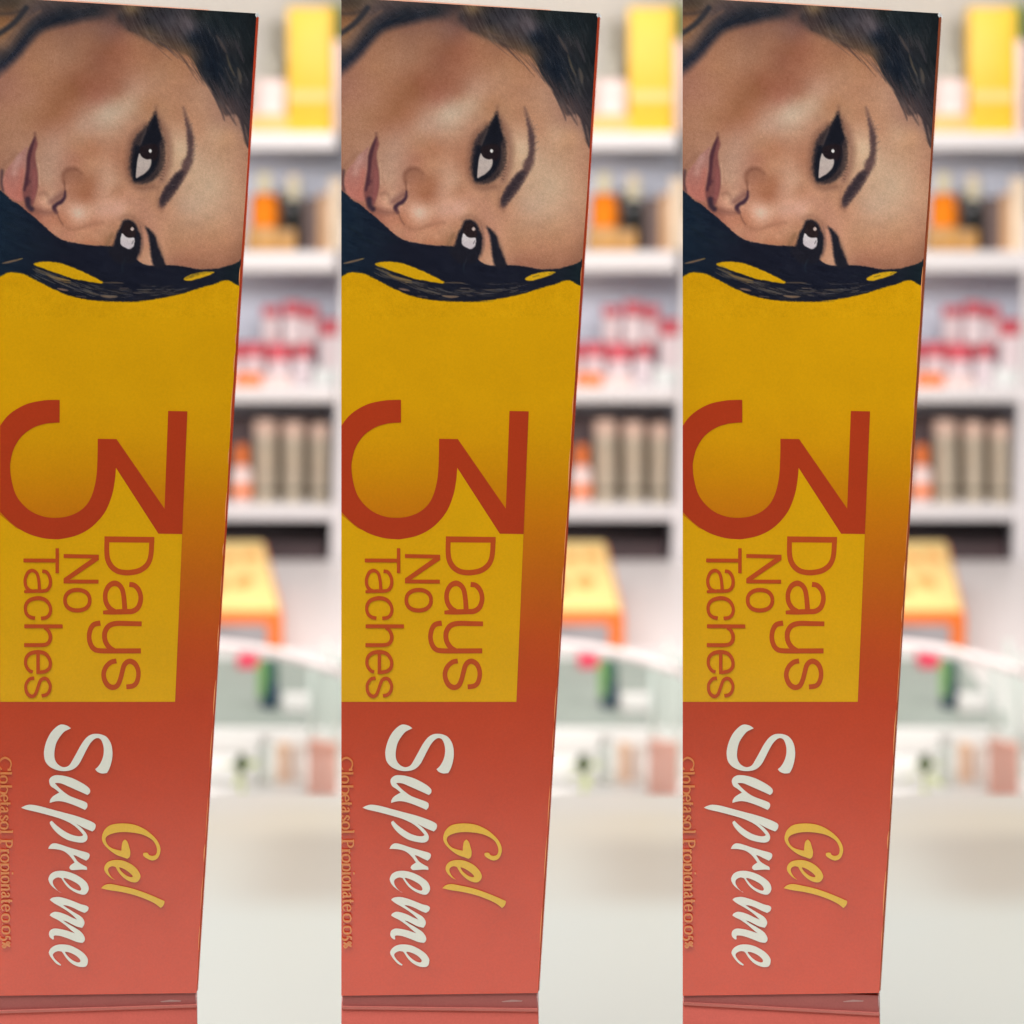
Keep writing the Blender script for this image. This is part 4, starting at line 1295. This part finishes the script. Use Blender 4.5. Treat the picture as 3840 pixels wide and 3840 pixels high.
# small line "Clobetasol Propionate 0.05%", cut by the carton's left edge
GL = {
 'C': [[(.95,1.25),(.6,1.5),(.25,1.38),(.03,.78),(.25,.15),(.6,0),(.95,.3)], [(.95,1.05),(.95,1.5)]],
 'l': [[(.5,0),(.5,1.58)], [(.1,.04),(.9,.04)], [(.1,1.52),(.5,1.56)]],
 'o': [[(.5,1),(.12,.82),(.05,.5),(.15,.15),(.5,0),(.85,.15),(.95,.5),(.86,.83),(.5,1)]],
 'b': [[(.15,0),(.15,1.58)], [(.15,.8),(.5,1),(.88,.8),(.93,.45),(.8,.1),(.5,0),(.15,.15)]],
 'e': [[(.08,.55),(.92,.55)], [(.92,.55),(.85,.85),(.5,1),(.15,.82),(.07,.5),(.2,.15),(.5,0),(.92,.2)]],
 't': [[(.42,1.35),(.42,.25),(.6,.02),(.95,.1)], [(.05,.97),(.95,.97)]],
 'a': [[(.15,.8),(.42,1),(.7,.85),(.72,.2),(.98,.02)], [(.72,.6),(.3,.5),(.1,.25),(.32,.02),(.72,.2)]],
 's': [[(.85,.75),(.5,1),(.18,.78),(.5,.52),(.85,.25),(.5,0),(.12,.22)]],
 'P': [[(.2,0),(.2,1.5)], [(0,.04),(.5,.04)], [(0,1.47),(.25,1.47)], [(.2,1.47),(.7,1.42),(.93,1.1),(.7,.78),(.2,.72)]],
 'r': [[(.3,0),(.3,1)], [(0,.04),(.7,.04)], [(0,.96),(.3,.98)], [(.3,.65),(.58,.98),(.95,.88)]],
 'p': [[(.15,-.5),(.15,1)], [(0,.96),(.15,.98)], [(.15,.8),(.5,1),(.88,.8),(.93,.45),(.8,.1),(.5,0),(.15,.15)]],
 'i': [[(.5,0),(.5,1)], [(.05,.04),(.95,.04)], [(.1,.96),(.5,.98)], [(.5,1.36),(.5,1.55)]],
 'n': [[(.18,0),(.18,1)], [(0,.04),(.4,.04)], [(0,.96),(.18,.98)], [(.18,.65),(.5,1),(.78,.8),(.8,0)], [(.6,.04),(1,.04)]],
 '0': [[(.5,1),(.1,.82),(.05,.5),(.12,.15),(.5,0),(.88,.15),(.95,.5),(.9,.83),(.5,1)]],
 '.': [[(.3,.08),(.7,.08)]],
 '5': [[(.9,.95),(.35,.95),(.28,.5),(.6,.55),(.9,.2),(.6,-.2),(.15,-.25)]],
 '%': [[(.05,.75),(.25,.98),(.45,.75),(.25,.5),(.05,.75)], [(.55,.25),(.75,.48),(.95,.25),(.75,.0),(.55,.25)], [(.8,1),(.2,0)]],
}
SMALL = [('C',2840,2889),('l',2893,2907),('o',2910,2936),('b',2944,2977),('e',2980,3006),('t',3007,3022),('a',3025,3050),('s',3055,3080),('o',3082,3109),('l',3111,3127),('P',3148,3178),('r',3184,3202),
         ('o',3204,3233),('p',3238,3266),('i',3268,3282),('o',3286,3310),('n',3315,3341),('a',3345,3368),('t',3371,3388),('e',3392,3417),('0',3428,3457),('.',3461,3469),('0',3474,3502),('5',3507,3527),('%',3530,3554)]
sm = []
for ch, y0_, y1_ in SMALL:
    for st_ in GL[ch]:
        P = []
        for k, (u, v) in enumerate(st_):
            yy = y0_ + u * (y1_ - y0_)
            du = abs(st_[min(k + 1, len(st_) - 1)][0] - st_[max(k - 1, 0)][0])
            dv = abs(st_[min(k + 1, len(st_) - 1)][1] - st_[max(k - 1, 0)][1])
            P.append((-3 + (yy - 2900) * .0175 + v * 30, yy, 4.2 + 4.2 * dv / (du + dv + 1e-6)))
        if max(p[0] for p in P) < 2:
            continue
        pv, pf = ribbon(P)
        sm.append(([(max(p[0], .6), p[1]) for p in pv], pf))
add('lettering', M_inks, *sm)

_colours = {}
for i in range(3):
    cn = Carton(i)
    which = ['leftmost', 'middle', 'rightmost'][i]
    left = -30 if i == 0 else 0
    Zb = 0.0
    # ---------------- lower carton: solid stand-in for the printed carton's reflection
    yb_low = None
    f0 = cn.at(360, 3790)
    lowroot = tag(empty('reflection_carton', (cn.at(370, 4000).x + cn.d.x * .0175, cn.at(370, 4000).y + cn.d.y * .0175, 0)),
                  f'plain red block standing in for the reflection beneath the {which} printed carton', 'carton', 'red stand-ins for the carton reflections')
    L0 = lowroot.location

    def lo(sx, sy, back=0.0, z=None, lift=0.0):
        p = cn.at(sx, sy, lift, back)
        if z is not None:
            p.z = z
        return p - L0

    ytl, ytr = 3779, 3764
    zt = cn.at(370, 3779).z
    c = [lo(left, 3900, 0, 0), lo(750, 3900, 0, 0), lo(749, 3900, .033, 0), lo(left + 6, 3900, .033, 0),
         lo(left, 3900, 0, zt), lo(739, 3900, 0, zt), lo(738, 3900, .033, zt), lo(left + 6, 3900, .033, zt)]
    hexa('body', c, M_cardlow, lowroot, 0.0003)
    # bare paper along the upper fold
    c = [lo(left + 2, 0, -.00025, zt - .00042), lo(737, 0, -.00025, zt - .00042), lo(737, 0, .0006, zt - .00042), lo(left + 2, 0, .0006, zt - .00042),
         lo(left + 2, 0, -.00020, zt + .00004), lo(736, 0, -.00020, zt + .00004), lo(736, 0, .0006, zt + .00004), lo(left + 2, 0, .0006, zt + .00004)]
    hexa('paper_edge', c, M_raw, lowroot)

    # ---------------- printed carton
    root = tag(empty('carton', (L0.x, L0.y, zt + .00004)), f'{which} upright yellow and red gel carton with a woman\'s face printed on it', 'carton', 'printed gel cartons')
    O = root.location

    def P3(sx, sy, lift=0.0, back=0.0):
        return cn.at(sx, sy, lift, back) - O

    # body: closed box just behind the printed front
    yT = lambda x: edge_top(x)
    c = [P3(left, edge_bot(left) - 2, 0, .0002), P3(edge_right(3722) - .5, edge_bot(737) - 2, 0, .0002), P3(742, 3716, 0, .035), P3(left + 8, 3716, 0, .035),
         P3(left, yT(left) + 1, 0, .0002), P3(edge_right(50) - .5, yT(961) + 1, 0, .0002), P3(971, 62, 0, .035), P3(left + 8, 12, 0, .035)]
    hexa('body', c, M_card, root, 0.00015, 1)
    # printed front panel
    Xg, Yg = front_samples(left)
    V = cn.at_np(Xg, Yg) - np.array(O)
    ny, nx = Xg.shape
    ii = np.arange(ny * nx).reshape(ny, nx)
    fc = np.stack([ii[:-1, :-1], ii[1:, :-1], ii[1:, 1:], ii[:-1, 1:]], -1).reshape(-1, 4)
    me = bpy.data.meshes.new('front_panel')
    me.vertices.add(ny * nx)
    me.vertices.foreach_set('co', V.reshape(-1, 3).astype(np.float32).ravel())
    me.loops.add(len(fc) * 4)
    me.loops.foreach_set('vertex_index', fc.astype(np.int32).ravel())
    me.polygons.add(len(fc))
    me.polygons.foreach_set('loop_start', np.arange(0, len(fc) * 4, 4, dtype=np.int32))
    me.update(calc_edges=True)
    me.validate()
    if left not in _colours:
        _colours[left] = np.clip(lin(paint_front(Xg.ravel().copy(), Yg.ravel().copy())) / LUM, 0, .95)
    ca = me.color_attributes.new('print', 'FLOAT_COLOR', 'POINT')
    ca.data.foreach_set('color', np.concatenate([_colours[left], np.ones((ny * nx, 1))], 1).astype(np.float32).ravel())
    me.materials.append(M_front)
    fo = bpy.data.objects.new('front_panel', me)
    COL.objects.link(fo)
    fo.parent = root
    fo['label'] = 'yellow to red printed front with a woman\'s face turned sideways'
    # lettering and the other printed areas, each a hair above the last
    lift = 0.00004
    for name, m, pieces in WORDS:
        vs, fs = [], []
        for pv, pf in pieces:
            lift += 0.000004
            o_ = len(vs)
            vs += [P3(x, y, lift) for x, y in pv]
            fs += [tuple(q + o_ for q in f) for f in pf]
        mesh_obj(name, vs, fs, m, root)
        lift += 0.00001
    # tucked end flap, set back, and the top flap's lip, its lit edge painted pale
    c = [P3(left + 4, 3760, 0, .0003), P3(733, 3760, 0, .0003), P3(736, 3760, 0, .032), P3(left + 12, 3760, 0, .032)]
    c = [Vector((v.x, v.y, 0.0)) for v in c]
    hz = P3(400, 3718).z
    flap = hexa('end_flap', c + [Vector((v.x, v.y, hz)) for v in c], M_flap, root)
    for (xa, ya, xb, yb) in ((600, 3756, 680, 3752),):
        vs = [P3(xa, yb + 3, .00002 - .0003), P3(xa + 6, ya + 2, .00002 - .0003), P3(xb - 4, ya, .00002 - .0003), P3(xb, yb, .00002 - .0003), P3((xa + xb) / 2, yb - 3, .00002 - .0003)]
        mesh_obj('scuff', vs, [(0, 1, 2, 3, 4)], M_scuff, flap)
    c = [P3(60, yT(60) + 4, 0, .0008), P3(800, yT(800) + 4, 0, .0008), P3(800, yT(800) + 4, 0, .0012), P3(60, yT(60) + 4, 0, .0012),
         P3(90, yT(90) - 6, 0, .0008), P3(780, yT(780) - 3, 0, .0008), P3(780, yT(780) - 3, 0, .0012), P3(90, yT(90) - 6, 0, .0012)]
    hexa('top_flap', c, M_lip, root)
    # worn print and a painted pale highlight along the right-hand fold
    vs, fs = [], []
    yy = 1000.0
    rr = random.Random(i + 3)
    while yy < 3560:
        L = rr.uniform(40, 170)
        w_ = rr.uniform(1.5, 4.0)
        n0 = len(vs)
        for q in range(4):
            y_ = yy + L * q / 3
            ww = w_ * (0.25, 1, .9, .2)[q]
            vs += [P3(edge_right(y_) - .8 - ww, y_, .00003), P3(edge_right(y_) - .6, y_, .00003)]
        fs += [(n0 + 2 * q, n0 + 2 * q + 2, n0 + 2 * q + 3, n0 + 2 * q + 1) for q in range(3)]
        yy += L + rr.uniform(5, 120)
    mesh_obj('worn_fold_highlight', vs, fs, M_worn, root)
    # frayed corner
    vs = [P3(957, 58, .0001), P3(959, 50, .0002), P3(964, 46, .0001), P3(969, 50, .0001), P3(977, 62, .0002), P3(974, 68, .0001), P3(967, 62, .0001), P3(962, 66, .0002),
          P3(960, 60, 0, .0012), P3(966, 50, 0, .0012), P3(973, 62, 0, .0012)]
    mesh_obj('frayed_corner', vs, [(0, 1, 2, 3, 6, 7), (3, 4, 5, 6), (0, 8, 9, 1), (1, 9, 2), (2, 9, 3), (3, 9, 10, 4), (4, 10, 5), (5, 10, 6), (6, 10, 8, 7), (7, 8, 0)], M_nick, root)
